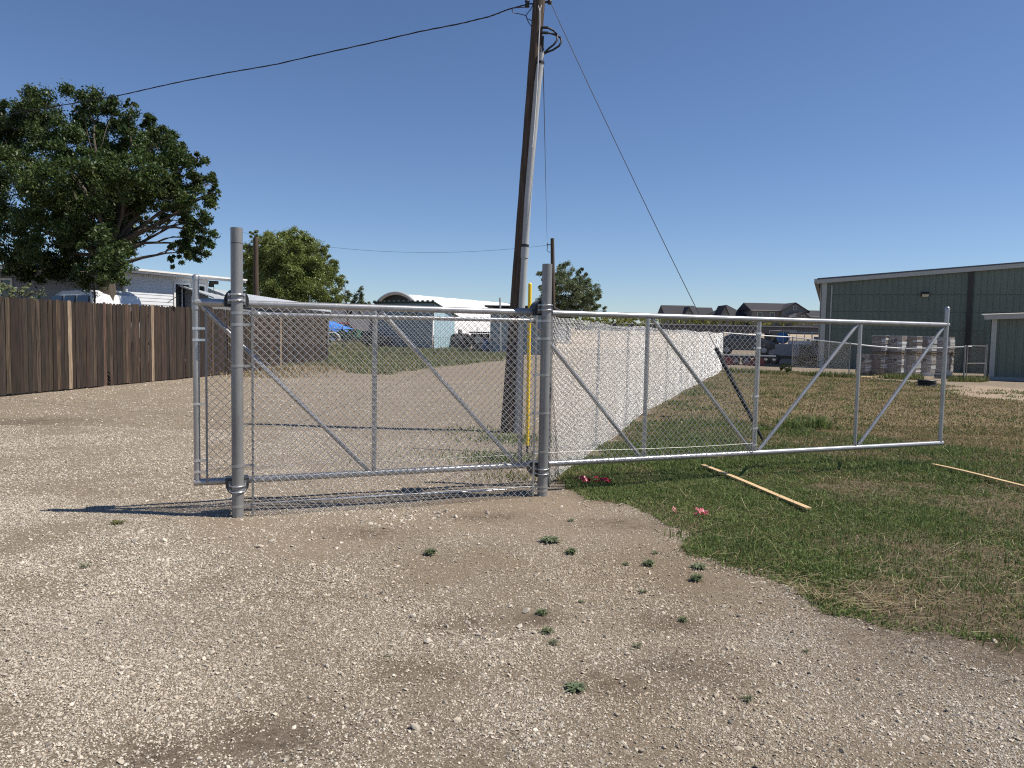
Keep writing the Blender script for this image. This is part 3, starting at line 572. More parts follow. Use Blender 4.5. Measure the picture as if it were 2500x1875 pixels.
def cable(name, a, c, r, sag, label, m=40):
    b = MB(); b.tube([a*(1-s)+c*s-Zv*4*sag*s*(1-s) for s in np.linspace(0, 1, m)], r, 5); return tag(b.build(name, BLK, org=a), label, 'cable')
gy_ = gp(1868, 1085); gt = pt(1344, 6, 12.9)
gw = thing('guy_wire', gy_, 'thin steel guy wire from the pole top to the lawn with a black lower guard', 'guy wire')
gm = pt(1758, 886, 12.05); gm = gy_+(gt-gy_)*((gm[2]-0)/gt[2])
b = MB(); b.tube([gy_+(gt-gy_)*s+np.array([0, 0, -.10*4*s*(1-s)]) for s in np.linspace(0, 1, 30)], .006, 5); b.build('strand', BROWN, gw)
b = MB(); ln = gt-gy_; b.tube([gy_+ln*s+np.array([0, 0, -.10*4*s*(1-s)]) for s in np.linspace(.012, .222, 8)], [.022, .026, .03, .034, .036, .036, .036, .034], 10); b.build('guard', BLK, gw)
# ---------------------------------------------------------------- yellow marker
yb = gp(1287, 1105); b = MB(); b.tube([yb+Zv*.1, pt(1290.5, 900, yb[1]), pt(1294, 694, yb[1])], .026, 14, caps=False); b.lathe([(.026, 0), (.02, .015), (0, .022)], pt(1294, 694, yb[1]), 14)
ym = thing('marker_post', yb, 'tall thin yellow marker pipe standing between pole and right gate post', 'marker post')
b.build('yellow_sleeve', YEL, ym); b = MB(); b.tube([yb-Zv*.05, yb+Zv*.12], .016, 8); b.build('ground_rod', BROWN, ym)
# ---------------------------------------------------------------- far poles
def far_pole(p, w, ytop, xtop, D, label):
    B_ = np.array([p[0], p[1], zg(p[0], p[1])]); T = pt(xtop, ytop, D); t = thing('utility_pole', B_, label, 'utility pole', 'dark utility poles in the distance')
    b = MB(); b.tube([B_, T], [w*.6, w*.45], 10); b.build('pole', POLEW, t)
    b = MB(); q = T-Zv*.5; b.tube([q, q-np.array([.45, 0, .02])], .04, 6); b.tube([q-np.array([.35, 0, -.15]), q-np.array([.4, 0, .5]), q-np.array([.2, 0, .6]), q-Zv*.55], .025, 5); b.build('bracket', BLK, t); return T
p1 = pt(1352, 860, 62); T1 = far_pole(p1, .34, 582, 1348.5, 62, 'thin dark utility pole with one bracket behind the right gate post')
p2 = pt(626, 860, 46); T2 = far_pole(p2, .30, 580, 624.5, 46, 'plain dark pole in front of the round bushy tree')
cable('overhead_cable', pt(1326, 150, 12.9), T1-Zv*.5-np.array([.4, 0, 0]), .008, .12, 'thin cable dropping from the near pole to the distant pole')
cable('overhead_cable', T1-Zv*.55-np.array([.4, 0, 0]), pt(560, 560, 70), .010, 1.2, 'faint cable between the two distant dark poles')
# ---------------------------------------------------------------- board fence
wf = thing('board_fence', (-11.6, 17.5, .0), 'weathered brown wooden board fence along the left of the gravel', 'fence')
Y0, Y1 = 12.5, 36.0; s = 0; d = np.array([.158, .9874, 0]); n = np.array([.9874, -.158, 0]); L = (Y1-Y0)/.9874; a0 = np.array([-11.63+.16*(Y0-17.5), Y0, 0]); bm = MB(); k = 0
PALE = {}
for px in (165, 367, 683): 
    q = pt(px, 850, 20); 
    for yy in np.linspace(14, 36, 600):
        if abs(1250+1880*(-11.63+.16*(yy-17.5))/yy-px) < 4: PALE[px] = yy; break
tr = rng
while s < L:
    w = .128*tr.uniform(.92, 1.06); yy = a0[1]+d[1]*s; far = yy > 25; h = 2.28+.02*math.sin(s*.6)+tr.normal(0, .012); zb = .02+abs(tr.normal(0, .015)); lean = tr.normal(0, .006)
    c = a0+d*(s+w/2)+n*tr.normal(0, .006); tone = tr.uniform(.42, 1.15)*(1 if tr.uniform() < .88 else 1.7); col = (tone*tr.uniform(.92, 1.22), tone, tone*tr.uniform(.8, 1.1)); gap = .004 if tr.uniform() < .93 else .009
    hw = w/2-gap/2; poly = [(-hw, zb), (hw, zb), (hw+lean, h-.06), (hw*.82+lean, h-.025), (hw*.45+lean, h-.003), (0+lean, h+.004), (-hw*.45+lean, h-.003), (-hw*.82+lean, h-.025), (-hw+lean, h-.06)]
    pale = None
    for px, py in PALE.items():
        if abs(yy-py) < w*.55 and px not in [p for p in PALE if PALE.get(('u', p))]: pale = px
    if pale is not None and not isinstance(pale, tuple):
        PALE[pale] = -99; pb_ = MB(); pb_.prism(poly, c+n*.012, d, Zv, n, .02, (1, 1, 1)); o = pb_.build('replacement_board', M('pale_board', (.12, .085, .055), .8, 0, c2=(.42, .32, .22), vs=6, st=(4, 4, .3), bump=.3, bs=14, det=8), wf); o['label'] = 'single pale newer board'
    elif not (abs(s-8.6) < .06):
        bm.prism(poly, c, d, Zv, n, .018, col)
    else:
        poly = [(-hw, .42)]+[(hw, .36)]+poly[2:]; bm.prism(poly, c, d, Zv, n, .018, col)
    s += w+.002
bm.build('boards', WOODF, wf)
for zz in (.35, 1.15, 1.95):
    b = MB(); b.box(a0+d*L/2-n*.025+Zv*zz, (L, .04, .09), u=d, v=n, col=(.6, .6, .6)); b.build('rail', WOODF, wf)
for k in range(11):
    b = MB(); P = a0+d*(L*k/10)-n*.09; b.box(P+Zv*1.08, (.09, .09, 2.2), u=d, v=n, col=(.6, .6, .6)); b.build('post', WOODF, wf)
b = MB(); q0 = np.array([-9.55, 27.2, 0]); b.tube([q0+Zv*.05, np.array([-9.72, 27.1, 2.25])], .035, 8); tag(b.build('leaning_pole', TRIMW, org=q0), 'thin pale pole leaning against the far end of the board fence', 'pole')
# ==== PART3: buildings ====
def lap_wall(b, p0, p1, z0, z1, lap=.115, out=None, proud=.012):
    p0 = np.array(p0, float); p1 = np.array(p1, float); m = int(math.ceil((z1-z0)/lap))
    for i in range(m):
        za = z0+i*lap; zb = min(z0+(i+1)*lap, z1); A = [p0*1, p1*1]; lo = [q+out*proud for q in A]
        a, c = lo[0].copy(), lo[1].copy(); a[2] = c[2] = za; e, f = A[0].copy(), A[1].copy(); e[2] = f[2] = zb
        g, h = A[0].copy(), A[1].copy(); g[2] = h[2] = za
        b.quad(a, c, f, e); b.quad(g, h, c, a)
def rib_wall(b, p0, d, n, L, z0, zf, pitch=.305, rib=.03, seams=True):     # ribbed sheet metal; zf(s) is the top height
    prof = []; s = 0
    while s < L:
        for u, o in ((0, rib), (.03, rib), (.05, 0), (pitch*.5-.012, 0), (pitch*.5, .008), (pitch*.5+.012, 0), (pitch-.02, 0)):
            if s+u <= L: prof.append((s+u, o))
        s += pitch
    V = []; F = []
    for u, o in prof:
        q = np.array(p0)+np.array(d)*u+np.array(n)*o; V += [(q[0], q[1], z0), (q[0], q[1], zf(u))]
    for i in range(len(prof)-1): F.append((2*i, 2*i+2, 2*i+3, 2*i+1))
    b.add(V, F)
def slab(b, pts, th, col=None):                                              # roof sheet from 4 corner points, thickness th downwards
    P = [np.array(p, float) for p in pts]; Q = [p-Zv*th for p in P]
    b.add(P+Q, [(0, 1, 2, 3), (7, 6, 5, 4)]+[(i, 4+i, 4+(i+1) % 4, (i+1) % 4) for i in range(4)], False, col)
def window(parent, c, w, h, d, n, frame=TRIMW):
    f = MB()
    for sx in (-1, 1): f.box(c+d*sx*(w/2+.03)+n*.03, (.07, .05, h+.13), u=d, v=n)
    for sz in (-1, 1): f.box(c+Zv*sz*(h/2+.03)+n*.03, (w-.01, .05, .07), u=d, v=n)
    f.box(c+n*.025, (.04, .035, h-.01), u=d, v=n); o = f.build('window', frame, parent)
    g = MB(); g.box(c+n*.012, (w, .012, h), u=d, v=n); g.build('pane', GLASS, o)
# house behind the board fence
HA = np.array([-13.05, 26, 0]); hd = np.array([.414, .910, 0]); hd /= np.linalg.norm(hd); hn = np.array([hd[1], -hd[0], 0]); zb = .45; ze = 3.44
hs = thing('siding_house', HA+Zv*zb, 'low white siding house with a flat metal roof behind the board fence', 'house')
LH = 3.6; b = MB(); lap_wall(b, HA, HA+hd*LH, zb, ze, out=hn); w1 = b.build('side_wall', SIDE, hs)
fd = np.array([-1., .06, 0]); fd /= np.linalg.norm(fd); fn = np.array([-.06, -1, 0]); fn /= np.linalg.norm(fn)
b = MB(); lap_wall(b, HA+fd*14, HA, zb, ze, out=fn); w2 = b.build('front_wall', SIDESHD, hs)
b = MB(); HB = HA+hd*LH; b.quad(HB+Zv*zb, HB+fd*14+Zv*zb, HB+fd*14+Zv*ze, HB+Zv*ze); b.build('back_wall', SIDE, hs)
b = MB(); b.box(HA+Zv*(zb+ze)/2+hn*.01+fn*.01, (.10, .10, ze-zb), u=hd, v=hn); b.build('corner_board', TRIMW, hs)
b = MB(); e0 = HA-hd*.4+hn*.40; e1 = HA+hd*5.15+hn*.40; slab(b, [e0+Zv*(ze+.12), e1+Zv*(ze+.12), e1-hn*14.5+Zv*(ze+.5), e0-hn*14.5+Zv*(ze+.5)], .05); b.build('roof', ROOFM, hs)
b = MB(); b.box((e0+e1)/2+Zv*(ze+.035)-hn*.02, (np.linalg.norm(e1-e0), .03, .10), u=hd, v=hn); b.box((e0+e1)/2+Zv*(ze+.10)+hn*.03, (np.linalg.norm(e1-e0), .07, .06), u=hd, v=hn); b.build('fascia', TRIMW, hs)
b = MB(); f0 = HA+fn*1.3; b.box(f0+fd*6.8+Zv*(ze+.03), (14.2, .04, .16), u=fd, v=fn); b.build('front_fascia', TRIMW, hs)
b = MB(); slab(b, [HA+fn*1.28+hn*.0+Zv*(ze+.10), HA+fn*1.28+fd*14+Zv*(ze+.10), HA+fd*14-fn*2+Zv*(ze+.2), HA-fn*2+Zv*(ze+.2)], .04); b.build('shade_overhang', DARKR, hs)  # front overhang made deeper than the eave, added to darken the front wall
for s_, w_ in ((2.35, .62), (3.12, .55)): window(hs, HA+hd*s_+Zv*(ze-1.0), w_, 1.5, hd, hn)
q = pt(18, 690, 26.6); window(hs, HA+fd*((HA[0]-q[0]))+Zv*2.65, .72, .95, fd, fn)
fl = MB(); q = pt(522, 690, 29.4); fl.box(q, (.3, .16, .13)); fl.box(q-np.array([.1, 0, .1]), (.14, .18, .14)); fl.tube([q+np.array([-.35, 0, .1]), q], .02, 6); fl.tube([q-Zv*.05, q-Zv*.32], .012, 5); fl.build('flood_light', BROWN, hs)
b = MB(); b.tube([pt(x, y, 25.2) for x, y in ((409, 739), (425, 728), (440, 720), (456, 717), (472, 714))], .012, 5); tag(b.build('bent_cable', BLK, org=pt(409, 739, 25.2)), 'dark bent cable rising over the fence beside the house', 'cable')
# low shed with a metal roof
lr = thing('lean_to_shed', (-11.8, 29, .45), 'low grey shed with a pale sheet metal roof behind the board fence', 'shed')
r0, r1 = np.array([-12.3, 28, 3.22]), np.array([-12.55, 47, 3.2]); e0 = np.array([-10.85, 28, 2.74]); e1 = np.array([-11.05, 47, 2.72])
b = MB(); rib_n = 60
slab(b, [r0, e0, e1, r1], .04)
for i in range(60):
    s = i/60; b.tube([r0*(1-s)+r1*s+Zv*.01, e0*(1-s)+e1*s+Zv*.01], .018, 4)
b.build('roof', ROOFM, lr)
b = MB(); b.box((e0+e1)/2-Zv*.14+np.array([-.06, 0, 0]), (.05, 19, .22)); b.build('eave_board', BROWN, lr)
b = MB(); q = np.array([0, .25, 0]); b.add([(-12.3, 28.25, .4), (-11.0, 28.25, .4), (-11.0, 28.25, 2.7), (-12.3, 28.25, 3.15)], [(0, 1, 2, 3)]); b.quad((-11.0, 28.25, .4), (-11.15, 46.8, .4), (-11.15, 46.8, 2.68), (-11.0, 28.25, 2.7)); b.quad((-11.15, 46.8, .4), (-12.5, 46.8, .4), (-12.5, 46.8, 3.15), (-11.15, 46.8, 2.68)); b.build('wall', M('grey_boards', (.20, .21, .22), .8, var=.25, vs=4, st=(10, 10, .4)), lr)
# arched white hut
qd = np.array([.48, .877, 0]); qn = np.array([.877, -.48, 0])
qc = pt(966, 840, 91); zq = zg(qc[0], qc[1]); qc = np.array([qc[0], qc[1], zq]); QT = pt(966, 716, 91)[2]; QR = 3.75; QS = QT-zq-QR
qh = thing('arched_hut', qc, 'long white arched fabric hut with a dark open end', 'hut')
arc = [(-QR, 0)]+[(-QR*math.cos(a), QS+QR*math.sin(a)) for a in np.linspace(0, math.pi, 25)]+[(QR, 0)]
V = []; Fq = []; m = len(arc); LQ = 26
for j in range(14):
    sagg = 0 if j % 2 == 0 else -.05
    for x_, z_ in arc:
        f = 1+sagg/4; V.append(qc+qd*(LQ*j/13)+qn*x_*f+Zv*(z_ if z_ == 0 else z_+sagg))
for j in range(13):
    for k in range(m-1): Fq.append((j*m+k, (j+1)*m+k, (j+1)*m+k+1, j*m+k+1))
b = MB(); b.add(V, Fq, True); b.build('cover', WHITEM, qh)
b = MB(); b.tube([qc-qd*.05+qn*x_*1.01+Zv*z_*1.005 for x_, z_ in arc], .22, 8); b.build('end_arch', PVC, qh)
b = MB(); b.add([qc+qd*(LQ-.1)+qn*x_+Zv*z_ for x_, z_ in arc], [tuple(range(m))]); b.build('back_wall', BROWN, qh)
b = MB(); b.add([qc+qd*.35+qn*x_*.985+Zv*z_*.985 for x_, z_ in arc], [tuple(range(m))]); b.build('interior_shade_sheet', BLK, qh)  # near-black sheet added inside the arch to paint the dark interior
# light blue gabled shed: sunlit gable end to the right, shaded long side to the front
def gable_shed(name, label, A, d, n, Ln, Dp, ze, zr, wm, wl, roofm, z0=0, over=.35, ridge_along='d'):
    """A near corner; d along the front, n into the depth; ridge runs along d"""
    t = thing(name, A, label, 'shed'); b = MB(); rib_wall(b, A, d, -n, Ln, z0, lambda s: ze, pitch=.4, rib=.02); b.build('front_wall', wm, t)
    b = MB()
    for o in (d*Ln, d*0):
        B = A+o; P = [B+Zv*z0, B+n*Dp+Zv*z0, B+n*Dp+Zv*ze, B+n*Dp/2+Zv*zr, B+Zv*ze]; b.add(P, [(0, 1, 2, 3, 4)])
    b.build('gable_wall', wl, t)
    b = MB(); b.quad(A+n*Dp+Zv*z0, A+n*Dp+d*Ln+Zv*z0, A+n*Dp+d*Ln+Zv*ze, A+n*Dp+Zv*ze); b.build('back_wall', wm, t)
    sl = (zr-ze)/(Dp/2); b = MB()
    for s0, s1 in ((-over, Dp/2), (Dp+over, Dp/2)):
        za = ze-over*sl+.03; slab(b, [A-d*over+n*s0+Zv*za, A+d*(Ln+over)+n*s0+Zv*za, A+d*(Ln+over)+n*s1+Zv*(zr+.03), A-d*over+n*s1+Zv*(zr+.03)], .06)
    k = int(Ln/.6)
    for i in range(k+1): q = A+d*(Ln*i/k)+n*(Dp/2)+Zv*(zr+.06); b.box(q, (.12, .3, .1), u=d, v=n)
    b.build('roof', roofm, t); return t
SA = pt(958, 853, 68.5); SB = pt(1058, 856, 66); SA = np.array([SA[0], SA[1], .0]); SB = np.array([SB[0], SB[1], 0.]); dd = (SB-SA)/np.linalg.norm(SB-SA); 
gdir = np.array([-.52, .854, 0])   # depth direction is turned so that the sunlit end shows
gE = pt(1110, 852, 69.5); gE[2] = 0; nn = (gE-SB)/np.linalg.norm(gE-SB)
bs = thing('gabled_shed', SB, 'light blue metal shed with one sunlit end on the grass verge', 'shed')
Ls = np.linalg.norm(SB-SA)+2.0; A0 = SB-dd*Ls; Dp = np.linalg.norm(gE-SB); ze = 3.05; zr = 4.12
b = MB(); rib_wall(b, A0, dd, np.array([dd[1], -dd[0], 0]), Ls, 0, lambda s: zr, pitch=.45, rib=.02); b.build('front_wall', BLUEG, bs)  # darker copy of the light blue siding, shade put into the colour
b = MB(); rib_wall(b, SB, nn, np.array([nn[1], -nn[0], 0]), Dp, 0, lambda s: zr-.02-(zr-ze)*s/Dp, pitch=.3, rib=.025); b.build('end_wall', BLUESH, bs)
b = MB(); slab(b, [A0-dd*.2-nn*.25+Zv*(zr+.09), SB+dd*.2-nn*.25+Zv*(zr+.09), gE+dd*.2+nn*.35+Zv*(ze+.02), A0+nn*(Dp+.35)-dd*.2+Zv*(ze+.02)], .1)
for i in range(13): b.box(A0+dd*(Ls*i/12)-nn*.2+Zv*(zr+.14), (.14, .25, .1), u=dd, v=nn)
b.build('roof', M('dark_green_roof', (.045, .07, .062), .5, .2, var=.15), bs)
b = MB(); q = A0+dd*(Ls*.62)+Zv*3.0+np.array([dd[1], -dd[0], 0])*.06; b.box(q, (1.3, .06, .5), u=dd, v=np.array([dd[1], -dd[0], 0])); b.build('window', GLASS, bs)
# flat roofed blue shed behind the pole
B0 = pt(1196, 858, 60); B0[2] = 0; b2 = thing('flat_roof_shed', B0, 'blue grey flat roofed shed partly behind the utility pole', 'shed')
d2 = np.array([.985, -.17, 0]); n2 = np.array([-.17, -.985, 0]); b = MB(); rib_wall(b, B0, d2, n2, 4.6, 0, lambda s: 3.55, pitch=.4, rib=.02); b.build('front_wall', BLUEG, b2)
b = MB(); b.box(B0+d2*2.3-n2*2.0+Zv*1.77, (4.58, 3.9, 3.5), u=d2, v=-n2); b.build('side_walls', BLUEG, b2)
b = MB(); slab(b, [B0-d2*.4+n2*.45+Zv*3.75, B0+d2*5+n2*.45+Zv*3.75, B0+d2*5-n2*4.4+Zv*3.6, B0-d2*.4-n2*4.4+Zv*3.6], .12); b.build('roof', BROWN, b2)
b = MB(); q = pt(1222, 858, 58.6); b.tube([np.array([q[0], q[1], 0]), pt(1221, 727, 58.6)], .07, 8); b.build('vent_pipe', PVC, b2)
# small low building with an opening left of the blue shed
W0 = pt(905, 836, 74); W0[2] = zg(W0[0], W0[1]); t = thing('open_shed', W0, 'grey open fronted shed with a dark opening behind the green trailer', 'shed')
ox = np.array([1., 0, 0]); oy = np.array([0, 1., 0]); zz = W0[2]
b = MB(); b.box(W0+ox*2.6+oy*3+Zv*1.25, (1.9, 5, 2.5)); b.box(W0+ox*.8+oy*5.4+Zv*1.25, (1.7, .2, 2.5)); b.box(W0-ox*.1+oy*3+Zv*1.25, (.15, 5, 2.5)); b.build('wall', M('grey_panel', (.30, .31, .32), .7, var=.1), t)
b = MB(); b.box(W0+ox*1.6+oy*2.8+Zv*2.57, (4.2, 6.2, .12)); b.build('roof', BROWN, t)
W1 = pt(895, 830, 98); W1[2] = zg(W1[0], W1[1]); t = thing('grey_wall', W1, 'long plain grey wall far behind the green trailer', 'wall'); b = MB(); b.box(W1+Zv*1.6, (9, .2, 2.6)); b.build('panel', M('pale_grey_panel', (.42, .43, .44), .7, var=.08), t); b = MB(); b.box(W1+Zv*2.95, (9.2, .3, .1)); b.build('cap', PVC, t)
# tiny flat roof by the right tree
W2 = pt(1372, 790, 92); W2[2] = zg(W2[0], W2[1]); t = thing('flat_roof_hut', W2, 'small pale hut with a dark flat roof below the right tree', 'hut'); hz = pt(1372, 769, 92)[2]; b = MB(); b.box((W2[0], W2[1]+1.5, (W2[2]+hz)/2), (2.2, 3, hz-W2[2])); b.build('wall', SIDE, t); b = MB(); b.box((W2[0], W2[1]+1.5, hz+.1), (3.2, 4, .22)); b.build('roof', BROWN, t)
# ---------------------------------------------------------------- green metal building
GA = gp(1997, 897); wd = np.array([.925, -.38, 0]); wd /= np.linalg.norm(wd); wn = np.array([wd[1], -wd[0], 0]); EZ = 5.0; SL = .078
gb = thing('metal_building', GA, 'large green ribbed metal building with a shallow gable roof', 'building')
topz = lambda s: EZ+SL*min(s, 16)-SL*max(0, s-16)
LB = 32
b = MB(); rib_wall(b, GA, wd, wn, LB, -.1, topz); b.build('end_wall', GREENW, gb)
b = MB(); rib_wall(b, GA-wn*40, wn, np.array([-wd[0], -wd[1], 0]), 40, -.1, lambda s: EZ); b.build('side_wall', GREENW, gb)
b = MB(); b.quad(GA+wd*LB, GA+wd*LB-wn*40, GA+wd*LB-wn*40+Zv*EZ, GA+wd*LB+Zv*EZ); b.build('far_wall', GREENW, gb)
b = MB()
for s0, s1 in ((-.25, 16), (LB+.25, 16)): slab(b, [GA+wd*s0+wn*.22+Zv*(topz(max(0, min(s0, LB)))+.12), GA+wd*s1+wn*.22+Zv*(topz(s1)+.12), GA+wd*s1-wn*40+Zv*(topz(s1)+.12), GA+wd*s0-wn*40+Zv*(topz(max(0, min(s0, LB)))+.12)], .08)
b.build('roof', M('dark_grey_roof', (.09, .10, .12), .5, .2), gb)
b = MB(); sl_ = np.array([wd[0], wd[1], SL]); sl_ /= np.linalg.norm(sl_); wv = np.cross(sl_, wn); b.box(GA+wd*7.9+wn*.16+Zv*(topz(7.9)-.06), (16.4, .10, .22), u=sl_, v=wn); b.build('rake_trim', TANW, gb)
b = MB(); b.box(GA-wd*.30-wn*20+Zv*(EZ-.02), (.22, 40.4, .2), u=wd, v=-wn); b.build('gutter', TANW, gb)
b = MB(); b.box(GA+wd*.16+wn*.04+Zv*2.45, (.26, .05, 4.9), u=wd, v=wn); b.box(GA-wd*.03-wn*.25+Zv*2.45, (.05, .5, 4.9), u=wd, v=wn); b.build('corner_trim', TANW, gb)
b = MB(); b.tube([GA+wd*.55+wn*.07+Zv*z_ for z_ in (0, 4.7)], .045, 8); b.build('downspout', TANW, gb)
sx = [s for s in np.linspace(0, 16, 3200) if abs((lambda q: 1250+1880*q[0]/q[1])(GA+wd*s)-2358) < 1.5][0]
b = MB(); b.box(GA+wd*sx+wn*.05+Zv*(topz(sx)/2), (.24, .08, topz(sx)-.02), u=wd, v=wn); b.build('dark_downspout', BROWN, gb)
for zz in (1.15, 2.2, 3.2, 4.15):
    b = MB()
    for i in range(46): b.lathe([(.012, 0), (.012, .012), (0, .014)], GA+wd*(.2+i*.305)+wn*.006+Zv*zz, 5, axis=wn)
    b.box(GA+wd*7+wn*.0035+Zv*(zz+.04), (13.6, .007, .015), u=wd, v=wn); b.build('seam_screws', BROWN, gb)
q = GA+wd*7.05; lx = [s for s in np.linspace(0, 16, 3200) if abs((lambda q: 1250+1880*q[0]/q[1])(GA+wd*s)-2249) < 1.5][0]; lz = pt(2249, 719, (GA+wd*lx)[1])[2]
b = MB(); c = GA+wd*lx+wn*.04+Zv*lz; b.prism([(-.19, -.08), (.19, -.08), (.19, .14), (-.19, .14)], c, wd, Zv, wn, .10); b.prism([(0, .14), (.32, .05), (.32, -.0), (.08, -.12), (0, -.12)], c-wd*.19, wn, Zv, wd, .38); wl = b.build('wall_light', BROWN, gb)
b = MB(); b.quad(c+wn*.085-Zv*.125-wd*.16, c+wn*.085-Zv*.125+wd*.16, c+wn*.325-Zv*.006+wd*.16, c+wn*.325-Zv*.006-wd*.16); b.build('lens', TRIMW, wl)
# lean-to on the right
LA = gp(2413, 927); ld = np.array([.87, -.49, 0]); ld /= np.linalg.norm(ld); lnn = np.array([ld[1], -ld[0], 0]); z1 = pt(2413, 778, LA[1])[2]
lt = thing('lean_to', LA, 'small green ribbed lean-to with a beige roof edge at the right border', 'lean-to')
b = MB(); rib_wall(b, LA, ld, lnn, 8, -.05, lambda s: z1+.045*s); b.build('front_wall', GREENW, lt)
sd = np.array([.49, .87, 0]); b = MB(); rib_wall(b, LA+sd*4, -sd, np.array([-.87, .49, 0]), 4, -.05, lambda s: z1); b.build('side_wall', GREENW, lt)
b = MB(); b.box(LA+ld*.1+lnn*.045+Zv*(z1/2), (.2, .03, z1), u=ld, v=lnn); b.build('corner_trim', TANW, lt)
b = MB(); s2 = np.array([ld[0], ld[1], .045]); s2 /= np.linalg.norm(s2); b.box(LA+ld*3.9+lnn*.24+Zv*(z1+.045*3.9+.05), (8.4, .1, .17), u=s2, v=lnn); b.box(LA+ld*3.9+lnn*.2+Zv*(z1+.045*3.9+.16), (8.5, .22, .05), u=s2, v=lnn); b.build('roof_edge', TANW, lt)
b = MB(); slab(b, [LA-ld*.3+lnn*.25+Zv*(z1+.16), LA+ld*8.2+lnn*.25+Zv*(z1+.53), LA+ld*8.2+sd*4.2+Zv*(z1+.7), LA-ld*.3+sd*4.2+Zv*(z1+.33)], .05); b.build('roof', TANW, lt)
b = MB(); b.box(LA+ld*3.9+lnn*.03+Zv*.0, (7.8, .14, .3), u=ld, v=lnn); b.build('footing', M('concrete', (.33, .32, .30), .9, var=.15, vs=6, bump=.3), lt)
# ---------------------------------------------------------------- far houses on the rise, and the dark wall before them
HWALL = M('house_grey_siding', (.16, .155, .15), .7, var=.1, vs=1); HTRIM = M('house_trim', (.5, .49, .47), .6)
def far_house(label, xl, xr, ytop, yeave, D, kind, dpt=10, turn=0):
    c = pt((xl+xr)/2, 800, D); w = (xr-xl)/FPX*D; z0 = zg(c[0], c[1])-.5; zt_ = pt((xl+xr)/2, ytop, D)[2]; ze = pt((xl+xr)/2, yeave, D)[2]
    t = thing('house', (c[0], c[1], z0), label, 'house', 'dark roofed houses on the rise'); u = np.array([math.cos(turn), math.sin(turn), 0]); v = np.array([-math.sin(turn), math.cos(turn), 0]); c = np.array([c[0], c[1], 0])
    b = MB(); b.box(c+v*dpt/2+Zv*(z0+ze)/2, (w, dpt, ze-z0), u=u, v=v); wl = b.build('wall', HWALL, t)
    b = MB(); o = .6; A = [c-u*(w/2+o)-v*o, c+u*(w/2+o)-v*o, c+u*(w/2+o)+v*(dpt+o), c-u*(w/2+o)+v*(dpt+o)]
    if kind == 'hip': R_ = [c-u*(w/2-dpt*.42)+v*dpt/2, c+u*(w/2-dpt*.42)+v*dpt/2]
    else: R_ = [c-u*(w/2+o)+v*dpt/2, c+u*(w/2+o)+v*dpt/2]
    Vv = [p+Zv*(ze-.1) for p in A]+[p+Zv*zt_ for p in R_]; b.add(Vv, [(0, 1, 5, 4), (2, 3, 4, 5), (1, 2, 5), (3, 0, 4), (3, 2, 1, 0)]); b.build('roof', DARKR, t)
    b = MB(); b.box(c-v*o+Zv*(ze-.15), (w+2*o, .12, .22), u=u, v=v); b.build('eave_trim', HTRIM, t)
    for k in np.linspace(-.36, .36, 4):
        f = MB(); q = c+u*w*k-v*.06+Zv*(ze-1.3); f.box(q, (1.2, .1, 1.5), u=u, v=v); fo = f.build('window', HTRIM, t); g = MB(); g.box(q-v*.06, (.95, .04, 1.25), u=u, v=v); g.build('pane', GLASS, fo)
    return t, c, u, v, z0, ze, zt_, w
def gable_front(t, c, u, v, off, w, zb, ze, zr, out):                          # cross gable facing the camera
    b = MB(); B = c+u*off-v*out; b.add([B-u*w/2+Zv*zb, B+u*w/2+Zv*zb, B+u*w/2+Zv*ze, B+Zv*zr, B-u*w/2+Zv*ze], [(0, 1, 2, 3, 4)])
    for s in (-1, 1): b.quad(B+u*s*w/2+Zv*zb, B+u*s*w/2+v*(out+4)+Zv*zb, B+u*s*w/2+v*(out+4)+Zv*ze, B+u*s*w/2+Zv*ze)
    g = b.build('gable', HWALL, t); b = MB(); k = (zr-ze)/(w/2)
    for s in (-1, 1):
        e = B+u*s*(w/2+.5)-v*.4+Zv*(ze-.5*k); r = B-v*.4+Zv*(zr+.08); P = [e, r, r+v*(out+5), e+v*(out+5)]; slab(b, P if s < 0 else P[::-1], .16)
    b.build('gable_roof', DARKR, t)
    b = MB(); q = B-v*.06+Zv*((ze+zr)/2-.4); b.box(q, (.9, .1, 1.1), u=u, v=v); fo = b.build('window', HTRIM, t); b = MB(); b.box(q-v*.07, (.65, .05, .85), u=u, v=v); b.build('pane', GLASS, fo)
a = far_house('tall dark far house with a cross gable, leftmost of the row', 1626, 1698, 744, 768, 205, 'gable'); gable_front(a[0], a[1], a[2], a[3], 1.6, 4.2, a[4], a[5]-1.2, a[5]+2.0, 1.5)
far_house('far house roof carrying dark solar panels', 1692, 1742, 749, 776, 212, 'gable')
a = far_house('far house with a hip roof and a steep black front gable', 1738, 1838, 742, 779, 200, 'hip', 13); gable_front(a[0], a[1], a[2], a[3], -2.7, 4.2, a[4], a[5]-1.2, a[5]+3.4, 2.2)
a = far_house('largest far house with pale gable front and row of windows', 1836, 1962, 738, 757, 196, 'gable', 12); gable_front(a[0], a[1], a[2], a[3], 3.6, 6.4, a[4], a[5], a[6]-.1, 1.5)
a = far_house('low brown roofed far house beside the green building', 1930, 2025, 755, 772, 192, 'hip', 10); gable_front(a[0], a[1], a[2], a[3], -2.4, 4.5, a[4], a[5]-.8, a[5]+.9, 1.5)
far_house('small dark far house peeping over the gate rail', 1975, 2060, 757, 776, 220, 'gable')
wl_ = thing('dark_wall', (38, 150, zg(38, 150)), 'long dark wall crossing the far dirt field', 'wall'); b = MB()
for i in range(60):
    x0 = 12+i*1.2; z0 = zg(x0, 150); b.box((x0+.6, 150, z0+.65), (1.17, .16, 1.5))
